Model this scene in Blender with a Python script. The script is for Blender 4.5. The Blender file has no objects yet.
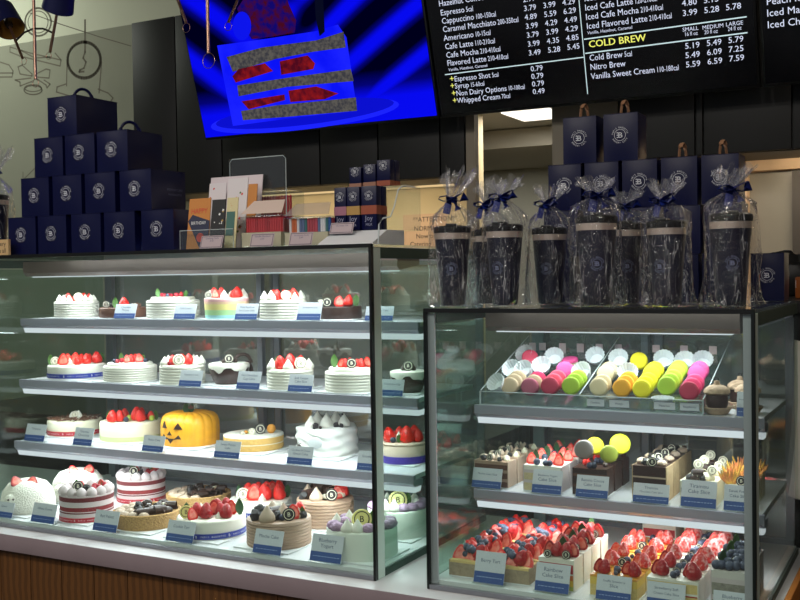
import bpy, bmesh, math, random
from mathutils import Vector, Matrix, Euler
PI = math.pi
sc = bpy.context.scene
COL = sc.collection
rnd = random.Random(7)

# ------------------------------------------------------------------ camera
F = 1024.0
EX = Vector((0.88275755, -0.00183525, -0.46982522))
EY = Vector((0.46958995, -0.02843666, 0.88242656))
EZ = Vector((-0.01497974, -0.99959391, -0.02424086))
CAM = Vector((1.06765868, -1.98520542, 1.53434141))
def raydir(u, v):
    d = Vector(((u - 400) / F, (v - 300) / F, 1.0))
    return Vector((EX.dot(d), EY.dot(d), EZ.dot(d)))
def hit(u, v, axis, val):                       # a pixel of the photograph -> point on a real plane
    d = raydir(u, v)
    return CAM + d * ((val - CAM[axis]) / d[axis])
def depth(p):
    q = Vector(p) - CAM
    return EX[2] * q[0] + EY[2] * q[1] + EZ[2] * q[2]
cam = bpy.data.cameras.new('camera'); cam.sensor_width = 36; cam.lens = 36 * F / 800
cam.clip_start = .05
co = bpy.data.objects.new('camera', cam); COL.objects.link(co)
co.matrix_world = Matrix(((EX[0], -EX[1], -EX[2], CAM[0]), (EY[0], -EY[1], -EY[2], CAM[1]), (EZ[0], -EZ[1], -EZ[2], CAM[2]), (0, 0, 0, 1)))
sc.camera = co
sc.view_settings.view_transform = 'Standard'; sc.view_settings.look = 'None'
sc.view_settings.exposure = .12; sc.view_settings.gamma = 1
sc.cycles.transparent_max_bounces = 48
sc.cycles.max_bounces = 10
sc.cycles.glossy_bounces = 5
sc.cycles.sample_clamp_indirect = 4
sc.cycles.caustics_reflective = False; sc.cycles.caustics_refractive = False
sc.cycles.use_denoising = True
w = bpy.data.worlds.new('world'); sc.world = w; w.use_nodes = True
w.node_tree.nodes['Background'].inputs[0].default_value = (.75, .8, .9, 1)
w.node_tree.nodes['Background'].inputs[1].default_value = .16

# ------------------------------------------------------------------ materials
MATS = {}
def srgb(h):
    if isinstance(h, str):
        c = [int(h[i:i + 2], 16) / 255 for i in (0, 2, 4)]
        return tuple((x / 12.92 if x <= .04045 else ((x + .055) / 1.055) ** 2.4) for x in c) + (1,)
    return tuple(h) + (1,)
def mat(name, col='ffffff', rough=.5, metal=0, spec=.5, bump=0, bscale=60, var=0, sss=0, coat=0, col2=None, tex='noise', emit=0, thr=None):
    if name in MATS: return MATS[name]
    m = bpy.data.materials.new(name); m.use_nodes = True
    nt = m.node_tree; b = nt.nodes['Principled BSDF']
    c = srgb(col)
    b.inputs['Base Color'].default_value = c
    b.inputs['Roughness'].default_value = rough
    b.inputs['Metallic'].default_value = metal
    b.inputs['Specular IOR Level'].default_value = spec
    b.inputs['Coat Weight'].default_value = coat
    if sss:
        b.inputs['Subsurface Weight'].default_value = sss
        b.inputs['Subsurface Radius'].default_value = (.004, .003, .002)
    if emit:
        b.inputs['Emission Color'].default_value = c; b.inputs['Emission Strength'].default_value = emit
    if bump or col2 or var:
        tc = nt.nodes.new('ShaderNodeTexCoord')
        if tex == 'voronoi':
            t = nt.nodes.new('ShaderNodeTexVoronoi'); out = t.outputs['Distance']
        elif tex == 'wave':
            t = nt.nodes.new('ShaderNodeTexWave'); t.inputs['Distortion'].default_value = 3; t.inputs['Detail'].default_value = 3; out = t.outputs[1]
        else:
            t = nt.nodes.new('ShaderNodeTexNoise'); t.inputs['Detail'].default_value = 6; out = t.outputs[0]
        t.inputs['Scale'].default_value = bscale
        nt.links.new(tc.outputs['Object'], t.inputs['Vector'])
        if bump:
            bn = nt.nodes.new('ShaderNodeBump'); bn.inputs['Strength'].default_value = bump; bn.inputs['Distance'].default_value = .004
            nt.links.new(out, bn.inputs['Height']); nt.links.new(bn.outputs[0], b.inputs['Normal'])
        if col2 or var:
            r = nt.nodes.new('ShaderNodeValToRGB')
            c2 = srgb(col2) if col2 else tuple(x * (1 - var) for x in c[:3]) + (1,)
            lo, hi = thr or (.35, .65)
            r.color_ramp.elements[0].position = lo; r.color_ramp.elements[1].position = hi
            r.color_ramp.elements[0].color = c2; r.color_ramp.elements[1].color = c
            nt.links.new(out, r.inputs[0]); nt.links.new(r.outputs[0], b.inputs['Base Color'])
    MATS[name] = m
    return m
def emitmat(name, col, s):
    if name in MATS: return MATS[name]
    m = bpy.data.materials.new(name); m.use_nodes = True; nt = m.node_tree
    nt.nodes.remove(nt.nodes['Principled BSDF'])
    e = nt.nodes.new('ShaderNodeEmission'); e.inputs[0].default_value = srgb(col); e.inputs[1].default_value = s
    nt.links.new(e.outputs[0], nt.nodes['Material Output'].inputs[0]); MATS[name] = m
    return m
def glassmat(name, tint='f4fbf8', base=.04, top=.9, rough=0.0, bump=0, bscale=40, haze=0, glosscol=(1, 1, 1), fold_glint=0):
    m = bpy.data.materials.new(name); m.use_nodes = True; nt = m.node_tree; N = nt.nodes; L = nt.links
    N.remove(N['Principled BSDF'])
    lw = N.new('ShaderNodeLayerWeight'); lw.inputs['Blend'].default_value = .5
    p = N.new('ShaderNodeMath'); p.operation = 'POWER'; p.inputs[1].default_value = 5
    L.new(lw.outputs['Facing'], p.inputs[0])
    a = N.new('ShaderNodeMath'); a.operation = 'MULTIPLY_ADD'; a.inputs[1].default_value = top; a.inputs[2].default_value = base
    L.new(p.outputs[0], a.inputs[0])
    t = N.new('ShaderNodeBsdfTransparent'); t.inputs[0].default_value = srgb(tint)
    g = N.new('ShaderNodeBsdfGlossy'); g.inputs['Roughness'].default_value = rough; g.inputs[0].default_value = tuple(glosscol) + (1,)
    mx = N.new('ShaderNodeMixShader')
    L.new(a.outputs[0], mx.inputs[0]); L.new(g.outputs[0], mx.inputs[2])
    src = t.outputs[0]
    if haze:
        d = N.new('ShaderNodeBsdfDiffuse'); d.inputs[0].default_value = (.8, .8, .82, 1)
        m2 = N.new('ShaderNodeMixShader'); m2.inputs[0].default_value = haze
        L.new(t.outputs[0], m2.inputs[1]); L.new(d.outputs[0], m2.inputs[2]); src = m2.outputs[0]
        if fold_glint:                                # glints along the folds painted in as pale diffuse streaks
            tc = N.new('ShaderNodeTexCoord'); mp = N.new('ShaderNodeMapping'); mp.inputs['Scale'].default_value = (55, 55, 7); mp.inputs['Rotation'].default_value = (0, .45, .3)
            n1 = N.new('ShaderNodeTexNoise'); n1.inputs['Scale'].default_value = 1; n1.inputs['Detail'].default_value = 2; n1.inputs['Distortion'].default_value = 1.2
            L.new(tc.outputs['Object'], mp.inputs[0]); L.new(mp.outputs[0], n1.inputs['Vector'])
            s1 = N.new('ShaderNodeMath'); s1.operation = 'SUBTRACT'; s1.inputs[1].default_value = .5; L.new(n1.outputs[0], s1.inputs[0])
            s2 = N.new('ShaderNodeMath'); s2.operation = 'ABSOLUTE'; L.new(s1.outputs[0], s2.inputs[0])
            rp = N.new('ShaderNodeMapRange'); rp.inputs[1].default_value = 0; rp.inputs[2].default_value = .014; rp.inputs[3].default_value = fold_glint; rp.inputs[4].default_value = haze
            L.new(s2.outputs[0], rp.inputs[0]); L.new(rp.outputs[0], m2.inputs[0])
    L.new(src, mx.inputs[1])
    if bump:
        tc = N.new('ShaderNodeTexCoord'); n = N.new('ShaderNodeTexNoise'); n.inputs['Scale'].default_value = bscale
        n.inputs['Detail'].default_value = 3; n.inputs['Distortion'].default_value = 1.5
        L.new(tc.outputs['Object'], n.inputs['Vector'])
        bn = N.new('ShaderNodeBump'); bn.inputs['Strength'].default_value = bump; bn.inputs['Distance'].default_value = .01
        L.new(n.outputs[0], bn.inputs['Height'])
        L.new(bn.outputs[0], g.inputs['Normal']); L.new(bn.outputs[0], lw.inputs['Normal'])
    L.new(mx.outputs[0], N['Material Output'].inputs[0]); MATS[name] = m
    return m
glass = glassmat('clear_glass', 'f3faf7', .035, .9, haze=.010)  # slight pale haze painted in for room reflections in the panes
sideglass = glassmat('side_glass', 'e4f2ec', .06, .9)
doorglass = glassmat('reflective_glass', 'c8d2ce', .20, .75, .03, haze=.24)  # haze: misted glass, plus pale reflections painted in behind the cakes
acrylic = glassmat('clear_acrylic', 'f4f8f8', .06, .9, haze=.014)
cello = glassmat('cellophane', 'fafafc', .05, .85, .04, bump=1.0, bscale=34, haze=.004, fold_glint=.40)
cello_top = glassmat('cellophane_gather', 'f8f8fa', .07, .85, .12, bump=.6, bscale=30, haze=.07, fold_glint=.42)
white = mat('white_cream', 'e6e2d6', .5, sss=0, bump=.05, bscale=150)
ivory = mat('ivory_cream', 'e6e0c8', .5, bump=.05, bscale=120)
coco = mat('coconut_white', 'f3f0e4', .9, bump=.9, bscale=260)
redm = mat('strawberry_red', 'd8231d', .28, bump=.35, bscale=260, tex='voronoi', col2='e8a04a', thr=(.05, .16))
flesh = mat('strawberry_flesh', 'f2a08c', .4, col2='e0483a', bscale=90)
dusted = mat('sugar_dusted_strawberry', 'cc2a28', .5, col2='e3a8a6', bscale=210, thr=(.36, .56))
darkstraw = mat('deep_red_strawberry', 'a8161e', .3, bump=.35, bscale=260, tex='voronoi', col2='d99a55', thr=(.05, .14))
rasp = mat('raspberry_red', 'b3182e', .45, bump=.9, bscale=190, tex='voronoi')
blueb = mat('blueberry_blue', '20263a', .5, col2='4a536c', bscale=80)
green = mat('leaf_green', '4f7a34', .5, var=.4, bscale=120)
dgreen = mat('dark_leaf_green', '2f5a31', .5, var=.4, bscale=120)
limeg = mat('green_grape', 'a9c24a', .3)
choc = mat('dark_chocolate', '3a2620', .35, bump=.2, bscale=90)
milkc = mat('milk_chocolate', '6b4636', .45, bump=.3, bscale=120)
oreo = mat('cookie_black', '211d1e', .6, bump=.7, bscale=160)
mocha = mat('mocha_cream', 'a58872', .5, bump=.06, bscale=120)
mochad = mat('mocha_swirl', 'b6a08c', .55)
lilac = mat('lilac_cream', 'a988a6', .55, bump=.6, bscale=240, tex='voronoi')
mint = mat('pale_mint_cream', 'e6e8df', .5, bump=.04, bscale=100)
pinkc = mat('pink_beige_cream', 'dcbfae', .5)
greyp = mat('grey_lilac_swirl', 'cdbfc0', .55)
orange = mat('pumpkin_orange', 'eda51d', .45, bump=.12, bscale=60, var=.12)
crumb = mat('biscuit_crumb', 'c49a62', .9, bump=1, bscale=230, var=.35)
sponge = mat('sponge_yellow', 'e6c983', .85, bump=.7, bscale=260, var=.15)
spongeb = mat('sponge_brown', '6e4a38', .85, bump=.7, bscale=260, var=.3)
spongel = mat('sponge_pale', 'd8c49a', .85, bump=.7, bscale=260, var=.15)
redv = mat('red_velvet', '8e2a2f', .8, bump=.7, bscale=260, var=.3)
redj = mat('strawberry_jelly', 'b5322e', .35, var=.2, bscale=80)
navy = mat('navy_card', '060b36', .34, spec=.32, bump=.05, bscale=25)
navyd = mat('navy_tumbler', '080c26', .3, spec=.5)
ribbonblue = mat('blue_ribbon', '1d3396', .4)
ribbonred = mat('red_ribbon', 'b01f31', .4)
ribbonpurple = mat('purple_ribbon', '4a2f9c', .4)
logow = mat('logo_silver', 'd8dae2', .45)
printw = mat('print_white', 'eeeeee', .5)
blackm = mat('black_trim', '0c0e0e', .35)
gasket = mat('dark_green_trim', '34463e', .5, spec=.3)
glassedge = mat('green_glass_edge', '0f4a3c', .25)
steel = mat('brushed_steel', 'cfc0b2', .36, metal=.55, bump=.05, bscale=200)  # warm tint painted in for reflections on the tumbler bands
alu = mat('aluminium', '9a9ca3', .38, metal=.85)
lipgrey = mat('shelf_grey', '9f9fae', .4, metal=.2)
shelfw = mat('shelf_white', 'd9dbe0', .35)
paperw = mat('white_paper', 'eef0f2', .7)
cardw = mat('price_card_white', 'ced2dc', .6)
cardb = mat('price_card_blue', '2f4f92', .6)
ink = mat('ink', '3a4058', .7)
inkb = mat('black_ink', '2b221d', .7)
copper = mat('copper_tube', 'b08a78', .3, metal=.9)
gold = mat('gold_lining', 'b88a3e', .4, metal=.6)
plq = mat('white_chocolate', 'f1ead2', .4)
plqy = mat('yellow_chocolate', 'ece28e', .4)
led = emitmat('led_diffuser', 'f4f6ff', .8)

# ------------------------------------------------------------------ mesh builders
def new(): return bmesh.new()
def add_box(bm, x0, x1, y0, y1, z0, z1, m=0, bev=0):
    r = bmesh.ops.create_cube(bm, size=1.0)
    vs = r['verts']
    for v in vs:
        v.co = Vector((x0 if v.co.x < 0 else x1, y0 if v.co.y < 0 else y1, z0 if v.co.z < 0 else z1))
    fs = {f for v in vs for f in v.link_faces}
    for f in fs: f.material_index = m
    if bev:
        es = {e for v in vs for e in v.link_edges}
        o = bmesh.ops.bevel(bm, geom=list(es), offset=bev, segments=2, affect='EDGES', profile=.5)
        for f in o['faces']: f.material_index = m
    return vs
def add_lathe(bm, prof, seg=32, at=(0, 0, 0), ripple=None, a0=0, a1=2 * PI, mtx=None):
    full = abs(a1 - a0 - 2 * PI) < 1e-6
    n = seg if full else seg + 1
    rings = []
    for k, p in enumerate(prof):
        r, z = p[0], p[1]
        if r < 1e-6:
            rings.append([bm.verts.new((0, 0, z))] * n); continue
        vs = []
        for i in range(n):
            a = a0 + (a1 - a0) * i / seg
            rr, zz = (ripple(r, z, a, k) if ripple else (r, z))
            vs.append(bm.verts.new((rr * math.cos(a), rr * math.sin(a), zz)))
        rings.append(vs)
    for k in range(len(prof) - 1):
        m = prof[k][2] if len(prof[k]) > 2 else 0
        A, B = rings[k], rings[k + 1]
        for i in range(seg):
            j = (i + 1) % n
            q = []
            for v in (A[i], A[j], B[j], B[i]):
                if v not in q: q.append(v)
            if len(q) >= 3:
                try:
                    f = bm.faces.new(q); f.material_index = m
                except ValueError: pass
    allv = {v for r in rings for v in r}
    for v in allv:
        if mtx: v.co = mtx @ v.co
        v.co += Vector(at)
    return rings
def add_tube(bm, pts, r, seg=8, closed=False, m=0, rx=None):
    pts = [Vector(p) for p in pts]; n = len(pts); rings = []
    for i, p in enumerate(pts):
        if closed: t = pts[(i + 1) % n] - pts[i - 1]
        else: t = pts[min(i + 1, n - 1)] - pts[max(i - 1, 0)]
        t.normalize()
        up = Vector((0, 0, 1)) if abs(t.z) < .9 else Vector((0, 1, 0))
        a = t.cross(up).normalized(); b = a.cross(t)
        rr = r[i] if isinstance(r, (list, tuple)) else r
        rings.append([bm.verts.new(p + a * (rx or rr) * math.cos(2 * PI * k / seg) + b * rr * math.sin(2 * PI * k / seg)) for k in range(seg)])
    for i in range(n if closed else n - 1):
        A, B = rings[i], rings[(i + 1) % n]
        for k in range(seg):
            f = bm.faces.new((A[k], A[(k + 1) % seg], B[(k + 1) % seg], B[k])); f.material_index = m
    if not closed:
        for q in (rings[0][::-1], rings[-1]):
            f = bm.faces.new(q); f.material_index = m
def add_prism(bm, outline, fn, d, m=0):
    """outline of 2d points; fn(a, b, t) -> 3d point, t in 0..d"""
    A = [bm.verts.new(fn(p[0], p[1], 0)) for p in outline]
    B = [bm.verts.new(fn(p[0], p[1], d)) for p in outline]
    n = len(A); fs = [bm.faces.new(A), bm.faces.new(B[::-1])]
    for i in range(n):
        fs.append(bm.faces.new((A[i], B[i], B[(i + 1) % n], A[(i + 1) % n])))
    for f in fs: f.material_index = m
def add_sphere(bm, c, rx, ry=None, rz=None, m=0, u=16, v=10, mtx=None):
    o = bmesh.ops.create_uvsphere(bm, u_segments=u, v_segments=v, radius=1)
    for q in o['verts']:
        p = Vector((q.co.x * rx, q.co.y * (ry or rx), q.co.z * (rz or rx)))
        if mtx: p = mtx @ p
        q.co = p + Vector(c)
    for f in {f for q in o['verts'] for f in q.link_faces}: f.material_index = m
def fin(name, bm, mats, smooth=35):
    bmesh.ops.recalc_face_normals(bm, faces=bm.faces)
    me = bpy.data.meshes.new(name); bm.to_mesh(me); bm.free()
    if not isinstance(mats, (list, tuple)): mats = [mats]
    for m in mats: me.materials.append(m)
    if smooth:
        for p in me.polygons: p.use_smooth = True
        me.set_sharp_from_angle(angle=math.radians(smooth))
    return me
def ob(name, me, parent=None, loc=(0, 0, 0), rot=(0, 0, 0), s=1):
    o = bpy.data.objects.new(name, me); COL.objects.link(o)
    o.location = loc; o.rotation_euler = rot
    o.scale = (s, s, s) if not isinstance(s, (tuple, list)) else s
    if parent: o.parent = parent
    return o
LABELS = set()
def tag(o, label, cat, group=None):
    o['label'] = label; o['category'] = cat
    if group: o['group'] = group
    return o
def thing(name, label, cat, loc=(0, 0, 0), rz=0, group=None):
    o = bpy.data.objects.new(name, None); COL.objects.link(o); o.empty_display_size = .03
    o.location = loc; o.rotation_euler = (0, 0, rz)
    return tag(o, label, cat, group)
def struct(name, me, loc=(0, 0, 0)):
    o = ob(name, me, None, loc); o['kind'] = 'structure'; return o
_fc = {}
def text_mesh(bm, s, size, mtx, m=0, align='LEFT', sx=1.0):
    """letters as filled faces, placed by mtx"""
    key = (s, align)
    if key not in _fc:
        c = bpy.data.curves.new('t', 'FONT'); c.body = s; c.size = 1; c.align_x = align; c.resolution_u = 2
        o = bpy.data.objects.new('t', c); COL.objects.link(o)
        dg = bpy.context.evaluated_depsgraph_get(); dg.update()
        me = bpy.data.meshes.new_from_object(o.evaluated_get(dg))
        _fc[key] = ([v.co.copy() for v in me.vertices], [tuple(p.vertices) for p in me.polygons])
        bpy.data.objects.remove(o); bpy.data.curves.remove(c); bpy.data.meshes.remove(me)
    V, P = _fc[key]
    vs = [bm.verts.new(mtx @ Vector((v.x * size * sx, v.y * size, 0))) for v in V]
    for p in P:
        try:
            f = bm.faces.new([vs[i] for i in p]); f.material_index = m
        except ValueError: pass
CACHE = {}
def cached(key, fn):
    if key not in CACHE: CACHE[key] = fn()
    return CACHE[key]
FRONT = Matrix(((1, 0, 0, 0), (0, 0, -1, 0), (0, 1, 0, 0), (0, 0, 0, 1)))     # text plane facing -y
def logo_mesh(r, m=logow):
    """letter emblem inside a ring of small letters, facing -y, centred on the origin"""
    def f():
        bm = new()
        n = 48
        for (ra, rb) in ((.60, .64),):
            A = [bm.verts.new((ra * r * math.cos(2 * PI * i / n), 0, ra * r * math.sin(2 * PI * i / n))) for i in range(n)]
            B = [bm.verts.new((rb * r * math.cos(2 * PI * i / n), 0, rb * r * math.sin(2 * PI * i / n))) for i in range(n)]
            for i in range(n): bm.faces.new((A[i], A[(i + 1) % n], B[(i + 1) % n], B[i]))
        for s, top in (('PARIS BAGUETTE', True), ('BAKERY CAFE', False)):
            for i, ch in enumerate(s):
                if ch == ' ': continue
                off = (i - (len(s) - 1) / 2) * .21
                ang = PI / 2 - off if top else -PI / 2 + off
                rad = (.76 if top else .94) * r
                T = FRONT @ Matrix.Translation((rad * math.cos(ang), rad * math.sin(ang), 0)) @ Matrix.Rotation(ang - PI / 2 if top else ang + PI / 2, 4, 'Z')
                text_mesh(bm, ch, .25 * r, T, align='CENTER')
        text_mesh(bm, 'B', .85 * r, FRONT @ Matrix.Translation((.03 * r, -.30 * r, 0)), align='CENTER', sx=1.15)
        for z0, z1 in ((-.30, -.20), (-.05, .05), (.20, .30)):            # serifs of the monogram
            vs = [bm.verts.new((x * r, 0, z * r)) for x, z in ((-.36, z0), (-.2, z0), (-.2, z1), (-.36, z1))]
            bm.faces.new(vs)
        return fin('logo', bm, m, 0)
    return cached(('logo', r, m.name), f)

# ------------------------------------------------------------------ setting
ceil_m = mat('ceiling_paint', 'b9bba8', .9)
wallm = mat('wall_greygreen', '9a9c8b', .9, var=.05, bscale=2)
litwallm = mat('wall_upper_lit', 'd9dcc6', .9)  # same wall as below; its stronger light is painted in as a paler colour
creamw = mat('backsplash_cream', 'd8c69c', .6)
floorm = mat('floor_tile', '4a4440', .5)
darkcab = mat('cabinet_charcoal', '191a1a', .5, bump=.03, bscale=30)
jambm = mat('jamb_beige', '93897a', .7)
roomw = mat('back_room_wall', 'b9b3a4', .9)
oakm = mat('oak_frame', 'd8b894', .5, var=.15, bscale=12)
YW = 2.1
def boxmesh(name, m, x0, x1, y0, y1, z0, z1, bev=0):
    bm = new(); add_box(bm, x0, x1, y0, y1, z0, z1, 0, bev); return fin(name, bm, m, 30 if bev else 0)
CEIL = 3.3
struct('floor', boxmesh('floor', floorm, -5.5, 4, -4.5, 5.2, -.05, 0))
struct('ceiling', boxmesh('ceiling', ceil_m, -5.5, 4, -4.5, 5.2, CEIL, CEIL + .05))
XO0, XO1 = hit(474, 150, 1, YW).x, hit(552, 130, 1, YW).x           # opening to the back room
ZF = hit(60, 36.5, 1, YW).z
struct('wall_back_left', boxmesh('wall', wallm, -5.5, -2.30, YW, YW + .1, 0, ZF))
struct('wall_back_upper', boxmesh('wall', litwallm, -5.5, -2.30, YW, YW + .1, ZF, CEIL))
struct('wall_back_cream', boxmesh('wall', creamw, -2.30, XO0, YW, YW + .1, 0, CEIL))
struct('wall_back_middle', boxmesh('wall', mat('wall_pale', '8f897c', .9), hit(552, 130, 1, 1.75).x, hit(617.5, 105, 1, 1.75).x, 1.75, 1.83, 0, CEIL))
struct('wall_back_middle_return', boxmesh('wall', mat('wall_pale', '8f897c', .9), hit(585, 130, 1, 1.83).x, .36, YW, YW + .1, 0, CEIL))
struct('wall_back_top', boxmesh('wall', roomw, XO0, XO1, YW, YW + .1, 2.75, CEIL))
struct('wall_left', boxmesh('wall', wallm, -5.55, -5.45, -4.5, 5.2, 0, CEIL))
struct('wall_right', boxmesh('wall', mat('wall_dim', '5b5148', .9), 3.9, 4, -4.5, 5.2, 0, CEIL))
struct('trim_1', boxmesh('jamb', jambm, hit(466, 150, 1, 1.75).x, hit(474.5, 150, 1, 1.75).x, 1.75, 1.79, 0, CEIL))
# back room seen through the opening
RZC, RZS, RY1, RY2 = 2.25, 2.155, 2.75, 3.75
struct('wall_room_back', boxmesh('wall', mat('back_room_far', '9c9c90', .9), -2.4, .3, RY2, RY2 + .1, 0, 2.6))
struct('wall_room_left', boxmesh('wall', roomw, -1.10, -.985, 2.205, RY1, 0, RZC))
struct('wall_room_far_left', boxmesh('wall', roomw, -2.4, -2.3, RY1, RY2, 0, RZC))
struct('wall_room_right', boxmesh('wall', roomw, .2, .3, 2.205, RY2, 0, 2.6))
struct('ceiling_room', boxmesh('ceiling', mat('room_ceiling', 'b5b1a4', .9), -2.4, .3, 2.205, RY1 + .05, RZC, RZC + .05))
struct('ceiling_room_low', boxmesh('ceiling', mat('room_soffit', 'a9a598', .9), -2.4, .3, RY1, RY2, RZS, RZS + .09))
c0, c1 = hit(514, 113, 2, RZC), hit(553, 113, 2, RZC)
pc = hit(536, 113, 2, RZC - .003)
panel_at = Vector((pc.x, pc.y, RZC - .0045))
t = thing('ceiling_light', 'square white light panel in the back room ceiling', 'ceiling light', panel_at)
ob('diffuser', boxmesh('diffuser', emitmat('panel_light', 'fff6e6', 1.5), -.11, .11, -.14, .14, -.010, 0), t)
ob('frame', boxmesh('frame', mat('light_frame', 'd5d2c8', .6), -.12, .12, -.15, .15, -.004, .004), t)
# window with an oak frame on the right of the back wall
WX0 = hit(737, 200, 1, YW).x
struct('wall_back_right', boxmesh('wall', mat('wall_dark_right', '4b4640', .9), .36, 3.9, YW, YW + .1, 0, 1.1))
wf = bpy.data.objects.new('window_1', None); COL.objects.link(wf); wf['kind'] = 'structure'
ztop = hit(770, 151, 1, YW - .02).z
bm = new(); add_box(bm, .36, 3.2, YW - .05, YW + .06, ztop - .075, ztop, 0, .004); add_box(bm, .36, 3.2, YW - .05, YW + .06, 1.1, 1.16, 0, .004)
add_box(bm, .36, .41, YW - .05, YW + .06, 1.1, ztop, 0, .004)
xm = hit(793, 220, 1, YW).x
ob('window_frame', fin('frame', bm, oakm), wf)
ob('mullion', boxmesh('mullion', mat('mullion_dark', '3d3833', .5), xm, xm + .05, YW - .02, YW + .04, 1.16, ztop - .075), wf)
ob('pane', boxmesh('pane', mat('frosted_pane', '9c988c', .3, var=.25, bscale=1.5), .41, 3.2, YW + .005, YW + .012, 1.16, ztop - .075), wf)
# ------------------------------------------------------------------ cabinets (charcoal) left run and right run
YC = 1.75
def cabinet(name, label, x0, x1, z0, z1, splits, cut=False):
    t = thing(name, label, 'cabinet', (x0, YC, z0))
    bm = new(); W = x1 - x0; e = .14 if cut else 0
    add_prism(bm, [(0, .022), (W, .022), (W, .05), (W - e, YW - YC - .002), (0, YW - YC - .002)], lambda a, b, q: (a, b, q), z1 - z0)
    ob('body', fin('body', bm, darkcab, 0), t)
    xs = [x0] + splits + [x1]
    for a, b in zip(xs[:-1], xs[1:]):
        ob('door', boxmesh('door', darkcab, a - x0 + .003, b - x0 - .003, 0, .02, .002, z1 - z0 - .002, .002), t)
    return t
zb = 1.925
ztopc = 2.753
zs = hit(466, 117, 1, YC)
def xc(u, v): return hit(u, v, 1, YC).x
cabinet('wall_cabinet', 'tall charcoal wall cabinet run under the cake picture screen', xc(132, 70), xc(465, 150), zb, ztopc, [xc(176, 100), xc(222, 160), xc(320, 170), xc(378, 160), xc(440, 150)], True)
cabinet('wall_cabinet', 'charcoal wall cabinet run behind the pyramid of takeout boxes at right', xc(617, 105), 3.2, zb + .02, ztopc, [xc(695, 110), xc(703, 110), xc(792, 100)])
t = tag(ob('under_cabinet_light_rail', boxmesh('strip', emitmat('warm_strip', 'ffdca0', .7), -2.2, -.80, -.006, .006, -.008, 0), None, (0, 2.03, zb - .0005)), 'thin warm light strip under the left charcoal cabinets', 'light')
# counter
t = thing('display_counter', 'long service counter with pale stone top and vertical wood slat front', 'counter', (0, 0, 0))
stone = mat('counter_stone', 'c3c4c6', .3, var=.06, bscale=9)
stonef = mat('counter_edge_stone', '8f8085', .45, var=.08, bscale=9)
bm = new(); add_box(bm, -2.6, .772, -.06, .68, .804, .85, 0, .002)
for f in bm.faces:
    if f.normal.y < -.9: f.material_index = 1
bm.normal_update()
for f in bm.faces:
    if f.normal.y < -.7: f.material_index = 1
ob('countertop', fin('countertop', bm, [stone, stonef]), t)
woodm = mat('wood_slats', '67421f', .5, var=.3, bscale=14, tex='wave')
bm = new(); add_box(bm, -2.6, .772, -.035, .66, .0, .803)
x = -2.6
while x < .76:
    add_box(bm, x + .0012, min(x + .1138, .772), -.042, -.035, .0, .8025); x += .115
ob('wood_panel', fin('wood_panel', bm, woodm, 0), t)
ob('end_strip', boxmesh('end_strip', mat('end_wood', 'b5702f', .4), .7725, .786, -.06, .68, .70, .853, .002), t)

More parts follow.
